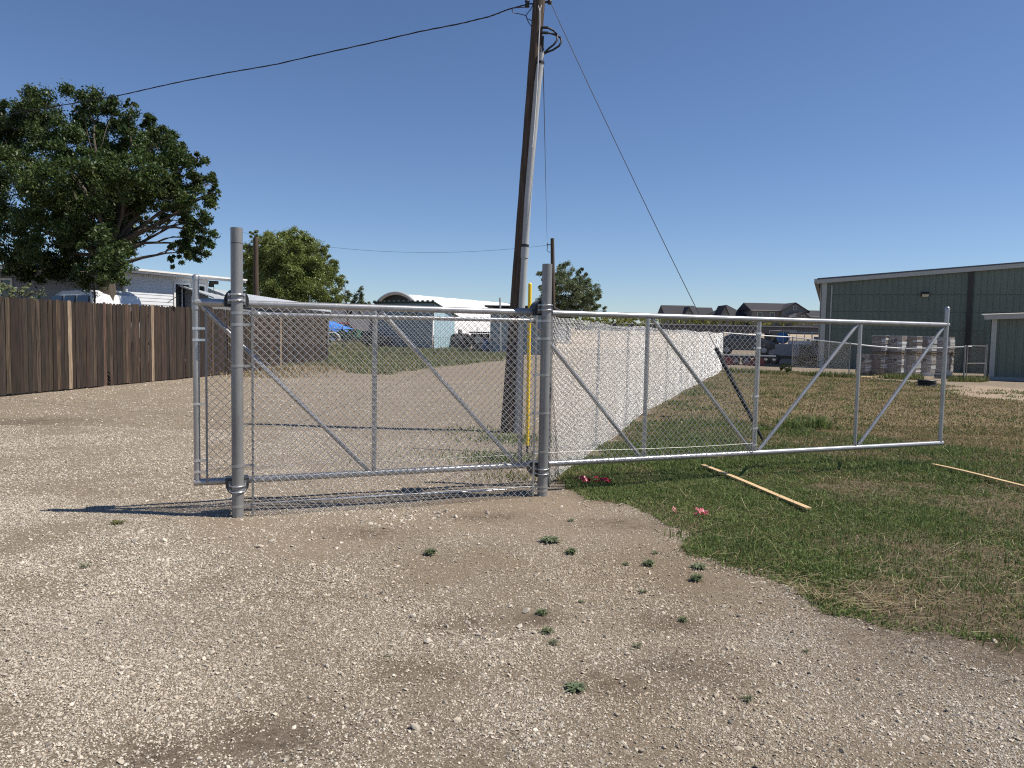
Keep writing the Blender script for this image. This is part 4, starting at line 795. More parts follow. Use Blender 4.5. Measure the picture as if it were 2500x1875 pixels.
b.build('panel', M('dark_wall_panel', (.06, .058, .06), .8, var=.12, vs=.6), wl_); b = MB(); b.box((48, 150, zg(48, 150)+1.46), (72, .2, .1)); b.build('cap_rail', PVC, wl_)
# ==== PART4: trees ====
def leaves(cl, per_r, lsize, tones, squash=.85, droop=.2, shell=2.2, aspect=.42, clumpy=9):
    V, F, C, o = [], [], [], 0
    for c, r in cl:
        c = np.array(c, float)
        # each clump is made of sprays so that its edge is uneven and has gaps
        ns = max(6, int(clumpy*1.9*r**1.6)); dv = rng.normal(0, 1, (ns, 3)); dv /= np.linalg.norm(dv, axis=1)[:, None]
        sc = c+dv*(r*rng.uniform(.15, 1.0, (ns, 1))**(1/shell))*np.array([1, 1, squash]); sr = r*rng.uniform(.15, .36, ns)
        n = int(per_r*r*r); i = rng.integers(0, ns, n); dd_ = rng.normal(0, .48, (n, 3)); P = sc[i]+dd_*sr[i][:, None]*np.array([1, 1, .8]); P[:, 2] -= droop*np.abs(dd_[:, 0])*sr[i]
        a = rng.normal(0, 1, (n, 3)); a[:, 2] -= .5; a /= np.linalg.norm(a, axis=1)[:, None]; q = rng.normal(0, 1, (n, 3)); e = np.cross(a, q); e /= np.linalg.norm(e, axis=1)[:, None]
        ls = lsize*np.exp(rng.normal(0, .28, n))[:, None]
        V.append(np.stack([P-a*ls*.5, P+e*ls*aspect*.5+a*ls*.05, P+a*ls*.5, P-e*ls*aspect*.5+a*ls*.05], 1).reshape(-1, 3)); F.append((np.arange(n)*4+o)[:, None]+np.arange(4)); o += 4*n
        t = np.array(tones)[rng.integers(0, len(tones), n)]*np.clip(rng.normal(1, .16, (n, 1)), .5, 1.6)*rng.uniform(.88, 1.14); C.append(np.repeat(t, 4, 0))
    return np.concatenate(V), np.concatenate(F), np.concatenate(C)
def limb(b, A, B, r0, r1, wig=.12, m=7):
    A = np.array(A, float); B = np.array(B, float); L = np.linalg.norm(B-A); w = rng.normal(0, wig*L*.35, 3); w2 = rng.normal(0, wig*L*.12, (m, 3)); P = []
    for i in range(m):
        s = i/(m-1); P.append(A*(1-s)+B*s+w*math.sin(math.pi*s)+w2[i]*(0 < i < m-1)+Zv*L*.10*math.sin(math.pi*s))
    b.tube(P, [r0+(r1-r0)*i/(m-1) for i in range(m)], 7)
    return P
def make_tree(name, label, base, clumps, trunk, fork, leafmat, per_r, lsize, tones, twigs=3, group=None, **kw):
    t = thing(name, base, label, 'tree', group); base = np.array(base, float); b = MB(); top = np.array(fork, float)
    b.tube([base-Zv*.1, base+(top-base)*.08, base+(top-base)*.5+rng.normal(0, .06, 3), top], [trunk*1.35, trunk, trunk*.85, trunk*.7], 12)
    for ci, (c, r) in enumerate(clumps):
        if ci % 2 and len(clumps) > 30: continue
        c = np.array(c, float); P = limb(b, top-(top-base)*rng.uniform(0, .25), c, trunk*.26, trunk*.05)
        for k in range(twigs):
            v = rng.normal(0, 1, 3); v[2] = abs(v[2])*.6; v /= np.linalg.norm(v); limb(b, P[rng.integers(3, 7)], c+v*r*.85, trunk*.06, .008, m=5)
    b.build('trunk', BARK, t)
    v, f, c = leaves(clumps, per_r, lsize, tones, **kw); npmesh('crown', v, f, leafmat, parent=t, col=c, org=tuple(base)); return t
T0 = np.array([1., 1., 1.]); TD = [(1, 1, 1), (.75, .85, .8), (1.3, 1.2, .95), (1.05, 1.1, 1.5), (.6, .72, .7)]
def cl(lst, Y, dep=1.0, s=1.0):
    out = []
    for c in lst:
        px, py, r = c[:3]; yy = Y+(c[3] if len(c) > 3 else rng.uniform(-dep, dep)); out.append((pt(px, py, yy), r/FPX*yy*s))
    return out
big = [(92, 268, 74, 0), (60, 330, 70, 1), (215, 270, 74, .4), (150, 350, 84, -1.6), (275, 345, 78, 1), (345, 330, 70, .6), (390, 385, 66, -.6), (330, 420, 80, -1.8), (230, 430, 92, -2.4), (115, 450, 96, -2.6), (20, 420, 92, -.5), (440, 440, 54, .3), (484, 392, 30, .2), (470, 500, 56, -.5), (505, 452, 24, .4), (415, 500, 56, 1.2), (485, 570, 44, -.2), (470, 618, 30, 0), (435, 616, 30, -.4), (300, 560, 62, 1.4), (235, 545, 80, -1.2), (120, 560, 96, -2), (10, 545, 96, -1), (60, 625, 62, 0), (150, 640, 56, .8), (262, 622, 74, -2.6), (232, 672, 58, -2.9), (285, 668, 40, -2.4), (-70, 380, 95, 0), (-90, 520, 110, 0), (325, 590, 44, 1.5), (520, 478, 20, .3), (318, 255, 18, .4), (362, 300, 26, .8), (530, 470, 12, 0), (380, 535, 32, 1.6), (30, 270, 40, .8), (0, 330, 60, .5), (375, 470, 60, -.4), (200, 590, 70, .5), (180, 480, 80, .6), (300, 480, 70, .2)]
Yb = 22.6; tb = pt(262, 760, Yb+.3); tb[2] = .45
make_tree('broadleaf_tree', 'large dark green broadleaf tree towering over the white siding house', tb, cl(big+[(335, 500, 44, -.6), (370, 450, 44, .2), (350, 540, 24, 1.2), (40, 640, 50, .6), (100, 655, 46, .8), (175, 660, 44, .6), (405, 440, 56, 0), (435, 385, 44, .4), (455, 545, 50, .6), (490, 600, 34, .2), (450, 600, 36, .3), (430, 640, 22, .2), (400, 345, 40, .6), (495, 440, 34, 0), (270, 480, 80, 1.4)], Yb+1.4, 1, .95), .30, pt(258, 600, Yb+.6), LEAFD, 7600, .092, TD, twigs=4, clumpy=15, shell=1.7)
mid = [(640, 600, 38), (668, 640, 58), (622, 650, 44), (700, 600, 42), (735, 600, 44), (655, 585, 26), (700, 655, 66), (765, 640, 44), (795, 665, 38), (760, 695, 54), (690, 710, 60), (630, 710, 50), (602, 630, 24), (612, 675, 34), (720, 580, 26), (745, 590, 24), (808, 640, 18), (620, 572, 12), (800, 715, 36), (785, 605, 16), (740, 665, 50)]
c = pt(700, 850, 68); c[2] = zg(c[0], c[1])
make_tree('bushy_tree', 'round olive green bushy tree behind the plain dark pole', c, cl(mid, 69, 2.2, 1.08), .28, pt(700, 745, 68), LEAFL, 3000, .15, [(1, 1, 1), (.8, .85, .8), (1.2, 1.15, 1.2), (.6, .66, .6)], clumpy=7, shell=1.6)
sm = [(845, 720, 26), (870, 712, 22), (880, 732, 20), (830, 700, 18), (838, 680, 12), (865, 745, 26), (826, 740, 28), (843, 688, 8), (895, 740, 12)]
c = pt(852, 850, 73); c[2] = zg(c[0], c[1]); make_tree('small_tree', 'small pale sparse tree just right of the round bushy tree', c, cl(sm, 73, 1, .9), .16, pt(850, 765, 73), LEAFP, 1100, .18, [(1, 1, 1), (1.2, 1.2, 1.25), (.7, .75, .7)], clumpy=7, shell=1.5)
rt = [(1378, 668, 22), (1372, 645, 10), (1390, 690, 26), (1362, 700, 28), (1405, 700, 22), (1422, 680, 18), (1432, 705, 24), (1418, 662, 9), (1445, 728, 24), (1455, 715, 12), (1400, 735, 30), (1362, 740, 30), (1330, 735, 24), (1325, 700, 16), (1318, 672, 10), (1332, 668, 12), (1345, 720, 24), (1425, 750, 28), (1322, 755, 20), (1458, 748, 14), (1385, 765, 26), (1345, 765, 22), (1480, 760, 10)]
c = pt(1385, 850, 88); c[2] = zg(c[0], c[1]); make_tree('poplar_tree', 'loose grey green tree with two tips behind the right gate post', c, cl(rt, 88, 1.4, 1.2), .2, pt(1385, 775, 88), LEAFP, 2200, .16, [(1, 1, 1), (.8, .9, .75), (1.25, 1.2, 1.2), (.6, .68, .55)], clumpy=6, shell=1.4, squash=1.15)
# dark far shrub by the hut, hedge row under the gate rail, shrubs on the far field edge
fs = [(905, 745, 12), (890, 750, 10), (922, 748, 9)]; c = pt(905, 790, 130); c[2] = zg(c[0], c[1]); make_tree('far_tree', 'dark far tree left of the arched white hut', c, cl(fs, 130, .5), .15, pt(905, 770, 130), LEAFD, 200, .4, TD, clumpy=3)
hv, hf, hc = leaves([(pt(px, 783+rng.uniform(-3, 3), 120+rng.uniform(-3, 3)), rng.uniform(.7, 1.1)) for px in range(1335, 1590, 9)]+[(pt(px, 781, 110), .9) for px in range(810, 900, 12)]+[(pt(px, 786+rng.uniform(-2, 2), 172), rng.uniform(.6, 1.2)) for px in range(1590, 2010, 14)], 260, .32, [(1, 1, .9), (1.5, 1.1, .8), (.7, .75, .7)], clumpy=4)
tag(npmesh('far_shrubbery', hv, hf, LEAFL, col=hc), 'far off scrub and hedges along the field edge', 'shrubs', kind='stuff')
# climbing shrub behind the board fence and seedlings
sh = [(22, 705, 24), (60, 700, 16), (85, 718, 14), (40, 722, 26), (105, 714, 12), (70, 724, 16), (5, 715, 26)]; c = pt(45, 760, 19.6); c[2] = .45
make_tree('fence_shrub', 'leafy green shrub peeping over the left end of the board fence', c, cl(sh, 19.3, .2), .05, pt(45, 735, 19.5), LEAFP, 1500, .09, [(1, 1, 1), (.75, .8, .7), (1.2, 1.2, 1)], clumpy=12)
s2 = [(229, 690, 10), (226, 712, 8), (236, 720, 9), (243, 706, 6), (256, 700, 8)]; c = pt(231, 760, 21.6); c[2] = .45
make_tree('sapling', 'thin dead looking sapling between the fence and the white wagon', c, cl(s2, 21.4, .1), .035, pt(230, 695, 21.5), LEAFL, 700, .09, [(1, 1, .8)], clumpy=8)
s3 = [(1915, 902, 11), (1922, 893, 10), (1910, 896, 8), (1925, 903, 8)]; c = gp(1918, 912); make_tree('small_shrub', 'small dark green bush at the far edge of the lawn', c, cl(s3, c[1], .1), .03, c+Zv*.2, LEAFD, 3600, .09, [(1.3, 1.2, 1), (.8, .85, .8)], clumpy=30)
for i, (px, py, h, lab) in enumerate(((1995, 1045, .34, 'spiky green tuft in the dry lawn, right one of a pair'), (1935, 1048, .28, 'spiky green tuft in the dry lawn, left one of a pair'))):
    c = gp(px, py); n = 260; a = rng.uniform(0, 6.28, n); v, f, cc = blades(rng.normal(c[0], .13, n), rng.normal(c[1], .13, n), rng.uniform(.4, 1, n)*h, np.full(n, .016), pick(n, GREEN), .8)
    tag(npmesh('grass_tuft', v, f, GRASSM, col=cc, org=tuple(c)), lab, 'grass tuft', 'tall tufts in the dry lawn')
# ---------------------------------------------------------------- weeds in the gravel
def weed_template(seed, n, R, h, leafw, tone):
    q = np.random.default_rng(seed); V, F, C, o = [], [], [], 0
    for i in range(n):
        a = q.uniform(0, 6.28); L = R*q.uniform(.45, 1); up = h*q.uniform(.4, 1); m = 5; w = leafw*q.uniform(.7, 1.3); st = q.uniform(0, .25)*R
        d = np.array([math.cos(a), math.sin(a), 0]); p = np.array([-math.sin(a), math.cos(a), 0]); bx = q.normal(0, R*.12, 3)*[1, 1, 0]
        for k in range(m):
            s = k/(m-1); c = bx+d*(st+L*s)+Zv*(up*math.sin(s*2.3)+.004); ww = w*math.sin(math.pi*(.12+.86*s))*(1+.5*(k % 2)); V += [c-p*ww/2+Zv*.004, c+p*ww/2+Zv*.004]
            if k: F.append((o+2*k-2, o+2*k-1, o+2*k+1, o+2*k))
        t = np.array(tone)*q.uniform(.65, 1.3); C += [t]*(2*m); o += 2*m
    return np.array(V), np.array(F), np.array(C)
WT = []
WL = [((1344, 1322), .19, 'largest spreading grey green weed, below the right gate post', 0), ((1051, 1357), .125, 'round grey green weed standing alone in front of the mesh panel', 1), ((1395, 1350), .12, 'green weed just lower right of the largest spreading weed', 1),
      ((1393, 1274), .10, 'thin brownish weed on bare dirt nearest the right gate post', 2), ((1584, 1380), .12, 'bushy dark weed nearest the lawn corner', 1), ((1527, 1378), .09, 'small dark weed just left of the bushy weed by the lawn', 2), ((1600, 1353), .08, 'small weed directly under the lawn corner', 2),
      ((1570, 1444), .085, 'flat small weed left of the lawn edge weeds', 2), ((1420, 1468), .06, 'tiny weed alone in the middle of the gravel', 2), ((1324, 1499), .085, 'dark weed next to a small damp stain', 1), ((1337, 1546), .085, 'dark weed with upright leaves below the damp stain', 1),
      ((1350, 1574), .09, 'pale flat weed among loose pale stones', 2), ((1555, 1580), .075, 'spiky weed above the long damp stain', 2), ((1405, 1683), .115, 'spreading weed nearest the camera', 0), ((1668, 1512), .07, 'dark weed on the right damp stain', 1), ((1700, 1418), .12, 'leafy weed touching the lawn edge', 1),
      ((1705, 1388), .14, 'fringe weed leaning out of the lawn', 0), ((288, 1280), .17, 'low flat grass weed left of the left gate post shadow', 3), ((208, 1385), .10, 'dry dark weed far left in the gravel', 2), ((1825, 1708), .085, 'weed at the lower right in coarse gravel', 2), ((1968, 1590), .06, 'tiny dark sprig in the right foreground gravel', 2), ((950, 1604), .05, 'tiny dark sprig left of the foreground stains', 2)]
for i, spec in enumerate(((60, 1, .42, .2, (.16, .20, .11)), (80, 1, .7, .12, (.13, .17, .08)), (40, 1, .5, .09, (.16, .18, .10)), (80, 1, .3, .07, (.16, .165, .06)))):
    v, f, c = weed_template(50+i, *spec); WT.append((v, f, c))
first = {}
for (px, py), R, lab, k in WL:
    p = gp(px, py); p[2] = zg(p[0], p[1])
    if k not in first:
        v, f, c = WT[k]; o = npmesh('weed', v, f, GRASSM, col=c); first[k] = o
    else: o = first[k].copy(); COL.objects.link(o)
    o.location = tuple(p); o.scale = (R*.47,)*3; o.rotation_euler = (0, 0, rng.uniform(0, 6.28)); tag(o, lab, 'weed', 'weeds growing in the gravel')
# ==== PART5: vehicles and props ====
def wheel(parent, c, r, w, axis, rim=PVC):
    ax = np.array(axis, float)/np.linalg.norm(axis); b = MB(); b.lathe([(r*.55, -w/2), (r*.9, -w/2), (r, -w*.35), (r, w*.35), (r*.9, w/2), (r*.55, w/2)], c, 20, axis=ax); t = b.build('wheel', BLK, parent)
    b = MB(); b.lathe([(0, -w*.3), (r*.5, -w*.42), (r*.58, -w*.3), (r*.58, w*.3), (r*.5, w*.42), (0, w*.3)], c, 14, axis=ax); b.build('rim', rim, t); return t
def frame2(c, ang): u = np.array([math.cos(ang), math.sin(ang), 0]); v = np.array([-math.sin(ang), math.cos(ang), 0]); return np.array(c, float), u, v
def loft(b, secs, col=None, mi=0):                              # closed sections lofted
    n = len(secs[0]); V = [p for s in secs for p in s]; F = [(i*n+k, i*n+(k+1) % n, (i+1)*n+(k+1) % n, (i+1)*n+k) for i in range(len(secs)-1) for k in range(n)]; b.add(V, F, False, col, mi); b.add(secs[0], [tuple(range(n-1, -1, -1))]); b.add(secs[-1], [tuple(range(n))])
def sect(x, hw, z0, z1, ch=.08): return [C0+u*x+v*a+Zv*z for a, z in ((-hw, z0), (hw, z0), (hw, z1-ch), (hw-ch*.3, z1-ch*.3), (hw-ch, z1), (-hw+ch, z1), (-hw+ch*.3, z1-ch*.3), (-hw, z1-ch))]
# white wagon behind the board fence, tail towards the fence
c = pt(203, 740, 24.1); c[2] = .60; C0, u, v = frame2(c, math.radians(148)); H = pt(214, 718, 23.2)[2]-.45
pk = thing('parked_car', c, 'white wagon of which only the roof and windows show over the board fence', 'car')
b = MB(); loft(b, [sect(-2.1, .80, .5, 1.05), sect(-1.95, .88, .42, 1.16), sect(-1.2, .92, .38, 1.2), sect(.9, .92, .38, 1.2), sect(1.9, .88, .42, 1.1), sect(2.15, .78, .5, .95)]); b.build('body', PAINTW, pk)
b = MB(); loft(b, [sect(-2.03, .84, 1.12, 1.2, .04), sect(-1.86, .74, 1.15, H-.18, .16), sect(-1.6, .72, 1.15, H-.05, .16), sect(-.9, .72, 1.15, H, .16), sect(-.1, .72, 1.15, H-.01, .16), sect(.3, .70, 1.15, H-.1, .16), sect(1.0, .84, 1.15, 1.22, .04)]); b.build('cabin', PAINTW, pk)
for side in (-1, 1):
    for x0, x1 in ((-1.72, -1.06), (-.98, -.36), (-.27, .34)):
        b = MB(); P = [C0+u*x+v*side*y+Zv*z for x, y, z in ((x0, .885, 1.22), (x1+(.25 if x1 > 0 else 0), .885, 1.22), (x1-.02, .752, H-.2), (x0+.05, .752, H-.2))]; b.quad(*P); b.build('side_window', GLASS, pk)
b = MB(); P = [C0+u*x+v*y+Zv*z for x, y, z in ((-1.79, -.56, H-.14), (-1.79, .56, H-.14), (-2.06, .70, 1.22), (-2.06, -.70, 1.22))]; b.quad(*P); b.build('rear_window', GLASS, pk)
b = MB(); b.box(C0-u*1.74+Zv*(H-.06), (.14, .34, .05), u=u, v=v); b.build('spoiler', PAINTW, pk)
for x in (-1.35, 1.35):
    for s in (-1, 1): wheel(pk, C0+u*x+v*s*.8+Zv*.34, .34, .22, v)
# green trailer under a blue tarp
c = pt(822, 838, 62); c[2] = zg(c[0], c[1]); C0, u, v = frame2(c, 0.0); tl = thing('utility_trailer', c, 'green utility trailer with a pale wheel arch beyond the fence end', 'trailer')
b = MB(); GRN = M('green_paint', (.035, .13, .07), .4, var=.1); b.box(C0+Zv*.85, (3.6, 1.6, .62), u=u, v=v); b.box(C0+Zv*1.19-v*.82, (3.6, .06, .08), u=u, v=v); b.build('box_body', GRN, tl)
for x in (-1.2, -.2, .9, 1.6):
    b = MB(); b.box(C0+u*x-v*.83+Zv*.85, (.07, .05, .62), u=u, v=v); b.build('stake', GRN, tl)
b = MB(); A = [C0-v*.9+u*(-.1)+(u*math.cos(q)+Zv*math.sin(q))*.56+Zv*.38 for q in np.linspace(.05, 3.1, 12)]; b.tube(A, .06, 6); b.tube([p+v*.12 for p in A], .06, 6); b.build('fender', TRIMW, tl)
wheel(tl, C0-v*.86-u*.1+Zv*.36, .36, .2, v, ZINC); b = MB(); b.tube([C0+u*1.8+Zv*.55, C0+u*3.0+Zv*.5], .05, 6); b.build('tongue', BROWN, tl)
b = MB(); nx2, ny2 = 16, 10; V = []
for j in range(ny2):
    for i in range(nx2):
        a, e = i/(nx2-1), j/(ny2-1); zz_ = 1.22+.62*math.sin(math.pi*min(1, a*.8+.22))*math.sin(math.pi*(.12+.8*e))+rng.normal(0, .025); V.append(C0+u*(-1.95+3.2*a+rng.normal(0, .02))+v*(-.92+1.7*e)+Zv*(zz_ if 0 < j else 1.02+.12*math.sin(i*1.7)+(.1 if a > .7 else 0)))
b.add(V, [(j*nx2+i, j*nx2+i+1, (j+1)*nx2+i+1, (j+1)*nx2+i) for j in range(ny2-1) for i in range(nx2-1)], True); tag(b.build('tarpaulin', M('blue_tarp', (.05, .22, .72), .4, var=.12, vs=4), org=C0+Zv*1.2), 'bright blue tarpaulin draped over the green trailer', 'tarpaulin')
# red car behind it
def car(name, label, c, ang, paint, L=4.3, H=1.42, z0=None):
    global C0, u, v
    c = np.array(c, float); c[2] = zg(c[0], c[1]) if z0 is None else z0; C0, u, v = frame2(c, ang); t = thing(name, c, label, 'car')
    b = MB(); h = L/2; loft(b, [sect(-h, .72, .4, .8), sect(-h+.3, .82, .3, .92), sect(-.6, .86, .28, .95), sect(.9, .86, .28, .95), sect(h-.35, .80, .3, .85), sect(h, .68, .4, .7)]); b.build('body', paint, t)
    b = MB(); loft(b, [sect(-1.5, .74, .92, .97, .03), sect(-.85, .64, .92, H-.05, .12), sect(0, .65, .92, H, .12), sect(.4, .62, .92, H-.06, .12), sect(1.15, .74, .92, .97, .03)]); b.build('cab', paint, t)
    for s in (-1, 1):
        for x0, x1 in ((-.95, -.22), (-.12, .62)):
            b = MB(); b.quad(*[C0+u*x+v*s*y+Zv*z for x, y, z in ((x0-.2*(x0 < -.5), .755, .98), (x1+.25*(x1 > .3), .755, .98), (x1-.1, .675, H-.14), (x0+.08, .675, H-.14))]); b.build('side_window', GLASS, t)
    for x in (-h*.62, h*.62):
        for s in (-1, 1): wheel(t, C0+u*x+v*s*.78+Zv*.31, .31, .2, v)
    return t
q = pt(842, 832, 70); car('parked_car', 'dark red car parked behind the green trailer', q, .15, M('dark_red_paint', (.16, .012, .015), .3, coat=.5), H=1.75)
q = pt(894, 838, 68); car('parked_car', 'black low car parked in front of the open grey shed', q, 2.9, M('black_paint', (.015, .015, .017), .3, coat=.4), H=1.35)
# machinery between the two blue sheds
c = pt(1143, 846, 69); c[2] = zg(c[0], c[1]); C0, u, v = frame2(c, -.5); tr_ = thing('tractor', c, 'black old tractor parked right of the light blue shed', 'tractor')
b = MB(); b.box(C0+Zv*1.0+u*.4, (2.2, .6, .55), u=u, v=v); b.box(C0+Zv*1.25-u*.7, (.7, .9, .4), u=u, v=v); b.build('body', BROWN, tr_)
for s in (-1, 1): wheel(tr_, C0-u*.8+v*s*.75+Zv*.72, .72, .36, v, BROWN); wheel(tr_, C0+u*1.2+v*s*.6+Zv*.38, .38, .22, v, BROWN)
b = MB(); b.tube([C0+u*.9+Zv*1.2, C0+u*.9+Zv*2.0], .04, 6); b.build('exhaust', BROWN, tr_); b = MB(); b.box(C0-u*.9+Zv*1.55, (.1, .5, .5), u=u, v=v); b.build('seat', BLK, tr_)
c = pt(1172, 844, 66); c[2] = zg(c[0], c[1]); C0, u, v = frame2(c, .05); t = thing('flatbed_trailer', c, 'dark loaded trailer standing between tractor and blue drum', 'trailer')
b = MB(); b.box(C0+Zv*.62, (2.0, 1.6, .14), u=u, v=v); b.build('deck', BROWN, t); b = MB(); b.box(C0+Zv*1.1-v*.2, (1.6, 1.1, .8), u=u, v=v); b.box(C0+Zv*1.6, (1.9, 1.3, .12), u=u, v=v); b.build('cargo_box', BLK, t); b = MB(); b.box(C0+Zv*.98-v*.78-u*.15, (.62, .04, .5), u=u, v=v); b.build('plate', PVC, t)
for s in (-1, 1): wheel(t, C0+v*s*.85+Zv*.33, .33, .2, v)
c = pt(1187, 840, 63); c[2] = zg(c[0], c[1]); b = MB(); b.lathe([(0, 0), (.30, 0), (.31, .03), (.31, .35), (.325, .37), (.31, .39), (.31, .7), (.325, .72), (.31, .74), (.31, 1.02), (.29, 1.05), (0, 1.04)], c, 18); tag(b.build('drum', M('blue_drum', (.10, .18, .38), .45), org=c), 'dull blue plastic drum beside the flat roofed blue shed', 'drum')
c = pt(1205, 800, 64.5); c[2] = zg(c[0], c[1]); t = thing('engine_stand', c, 'pale engine block on a dark stand by the flat roofed shed', 'engine'); b = MB(); b.box(c+Zv*.6, (.5, .5, 1.2)); b.build('stand', BROWN, t); b = MB(); b.box(c+Zv*1.5, (.55, .45, .4)); b.lathe([(0, 0), (.2, 0), (.2, .12), (0, .14)], c+Zv*1.75, 10); b.build('block', PVC, t)
# wire stock fence with T posts
wfn = thing('stock_fence', pt(1075, 870, 51.5)*np.array([1, 1, 0]), 'low welded wire stock fence on thin dark posts across the verge', 'fence'); A = np.array([-13.2, 50.5, 0]); B = np.array([.6, 52.8, 0]); d = (B-A)/np.linalg.norm(B-A); n = np.array([d[1], -d[0], 0]); L = np.linalg.norm(B-A)
for k in range(8):
    P = A+d*(L*k/7.0); z0 = zg(P[0], P[1]); b = MB(); b.box(P+Zv*(z0+.7), (.05, .05, 1.45)); b.build('post', BROWN, wfn)
b = MB()
for zz in np.linspace(.1, 1.25, 9): b.tube([P_+Zv*(zz+zg(P_[0], P_[1])) for P_ in [A+d*L*s for s in np.linspace(0, 1, 10)]], .006 if zz < 1.2 else .01, 3)
for s in np.arange(0, L, .16): P_ = A+d*s; z0 = zg(P_[0], P_[1]); b.tube([P_+Zv*(z0+.1), P_+Zv*(z0+1.25)], .0035, 3, caps=False)
b.build('mesh', M('grey_wire', (.16, .17, .17), .6), wfn)
# ---------------------------------------------------------------- equipment behind the far wire fence
c = gp(1815, 892); C0, u, v = frame2(c, math.radians(-14)); t = thing('flatbed_trailer', c, 'black flatbed trailer with two dark red slanted loading ramps', 'trailer'); RED = M('dark_red_ramp', (.20, .022, .03), .5, var=.15)
b = MB(); b.box(C0+Zv*.52+v*.9, (3.6, 1.7, .16), u=u, v=v); b.build('deck', BROWN, t); b = MB(); b.box(C0+Zv*.60, (3.6, .05, .07), u=u, v=v); b.build('side_rail', ZINC, t)
for x in (-1.15, .65):
    b = MB(); b.prism([(-.62, .0), (.5, .0), (.5, .42), (.42, .46), (-.05, .46)], C0+u*x-v*.05, u, Zv, v, -.32); b.build('ramp', RED, t)
for x in (-.45, .15): wheel(t, C0+u*x+v*.1+Zv*.28, .28, .2, v)
q = gp(1806, 880); car('parked_car', 'dark blue car with a rounded roof standing on the flatbed trailer', C0+v*1.3+u*.1, math.radians(-14), M('dark_blue_paint', (.018, .022, .032), .25, coat=.5), L=3.4, H=1.3, z0=.6)
c = gp(1905, 890); C0, u, v = frame2(c, math.radians(-52)); et = thing('equipment_trailer', c, 'grey box equipment trailer with tandem wheels and a blue hose reel', 'trailer'); GB = M('grey_box_paint', (.30, .31, .33), .45, var=.12)
b = MB(); b.box(C0+Zv*.45+v*.7, (2.7, 1.5, .18), u=u, v=v); b.box(C0+Zv*.32+v*.7+u*1.7, (1.0, .3, .12), u=u, v=v); b.build('chassis', BLK, et); b = MB(); b.box(C0+Zv*.92+v*.7, (2.5, 1.45, .72), u=u, v=v); b.build('tank_box', GB, et)
for x in (-.95, -.35): wheel(et, C0+u*x+v*(-.05)+Zv*.31, .31, .22, v, ZINC)
b = MB(); b.lathe([(0, -.2), (.36, -.2), (.36, -.16), (.16, -.14), (.16, .14), (.36, .16), (.36, .2), (0, .2)], C0+Zv*1.65+v*.3-u*.1, 18, axis=u*.5-v); b.build('hose_reel', M('blue_reel', (.04, .20, .45), .4), et); b = MB(); b.box(C0+Zv*1.6+v*.4-u*.95, (.5, .9, .65), u=u, v=v); b.build('battery_box', BLK, et)
b = MB()
for x in (-.9, .1): b.tube([C0+u*x+v*.05+Zv*1.28, C0+u*x+v*.05+Zv*2.1, C0+u*(x+.9)+v*.05+Zv*2.1], .025, 5)
b.build('rack', TRIMW, et)
c = gp(1962, 889); C0, u, v = frame2(c, math.radians(-58)); st = thing('service_truck', c, 'white service body truck with ladder rack beside the worker', 'truck')
b = MB(); b.box(C0+Zv*.5+v*.8+u*.4, (4.0, 1.5, .2), u=u, v=v); b.build('chassis', BLK, st)
b = MB(); PW_ = M('white_utility_paint', (.62, .63, .63), .4, var=.05); b.prism([(-1.3, .42), (-.72, .42), (-.62, .78), (-.3, .84), (.02, .78), (.12, .42), (.5, .42), (.5, 1.5), (-1.3, 1.5)], C0, u, Zv, v, 1.75); b.build('utility_body', PW_, st)
b = MB(); b.prism([(.6, .42), (1.0, .42), (1.1, .75), (1.7, .75), (1.8, .42), (2.2, .5), (2.2, 1.05), (1.75, 1.12), (1.4, 1.75), (.6, 1.78)], C0+v*.1, u, Zv, v, 1.6); b.build('cab', GB, st); b = MB(); b.quad(*[C0+u*x+v*.085+Zv*z for x, z in ((.75, 1.15), (1.6, 1.15), (1.32, 1.62), (.75, 1.64))]); b.build('side_window', GLASS, st)
for x, z in ((-1.0, 1.2), (-.2, 1.2), (.3, .95)):
    b = MB(); b.box(C0+u*x-v*.012+Zv*z, (.06, .02, .16), u=u, v=v); b.build('latch', BLK, st)
for x in (-.3, 1.4):
    for s in (.1, 1.6): wheel(st, C0+u*x+v*s+Zv*.36, .36, .24, v, ZINC)
b = MB()
for s in (.1, 1.6):
    b.tube([C0+u*-1.25+v*s+Zv*1.5, C0+u*-1.25+v*s+Zv*2.05, C0+u*.9+v*s+Zv*2.05, C0+u*1.5+v*s+Zv*1.85], .025, 6)
    for x in (-.7, -.1, .5): b.tube([C0+u*x+v*s+Zv*1.5, C0+u*x+v*s+Zv*2.05], .018, 5)
b.build('ladder_rack', TRIMW, st)
b = MB(); c = gp(1998, 887); b.lathe([(0, 0), (.26, 0), (.27, .03), (.27, .3), (.285, .32), (.27, .34), (.27, .66), (.25, .7), (0, .7)], c, 16); tag(b.build('bucket', TRIMW, org=c), 'white plastic barrel standing behind the worker', 'barrel')
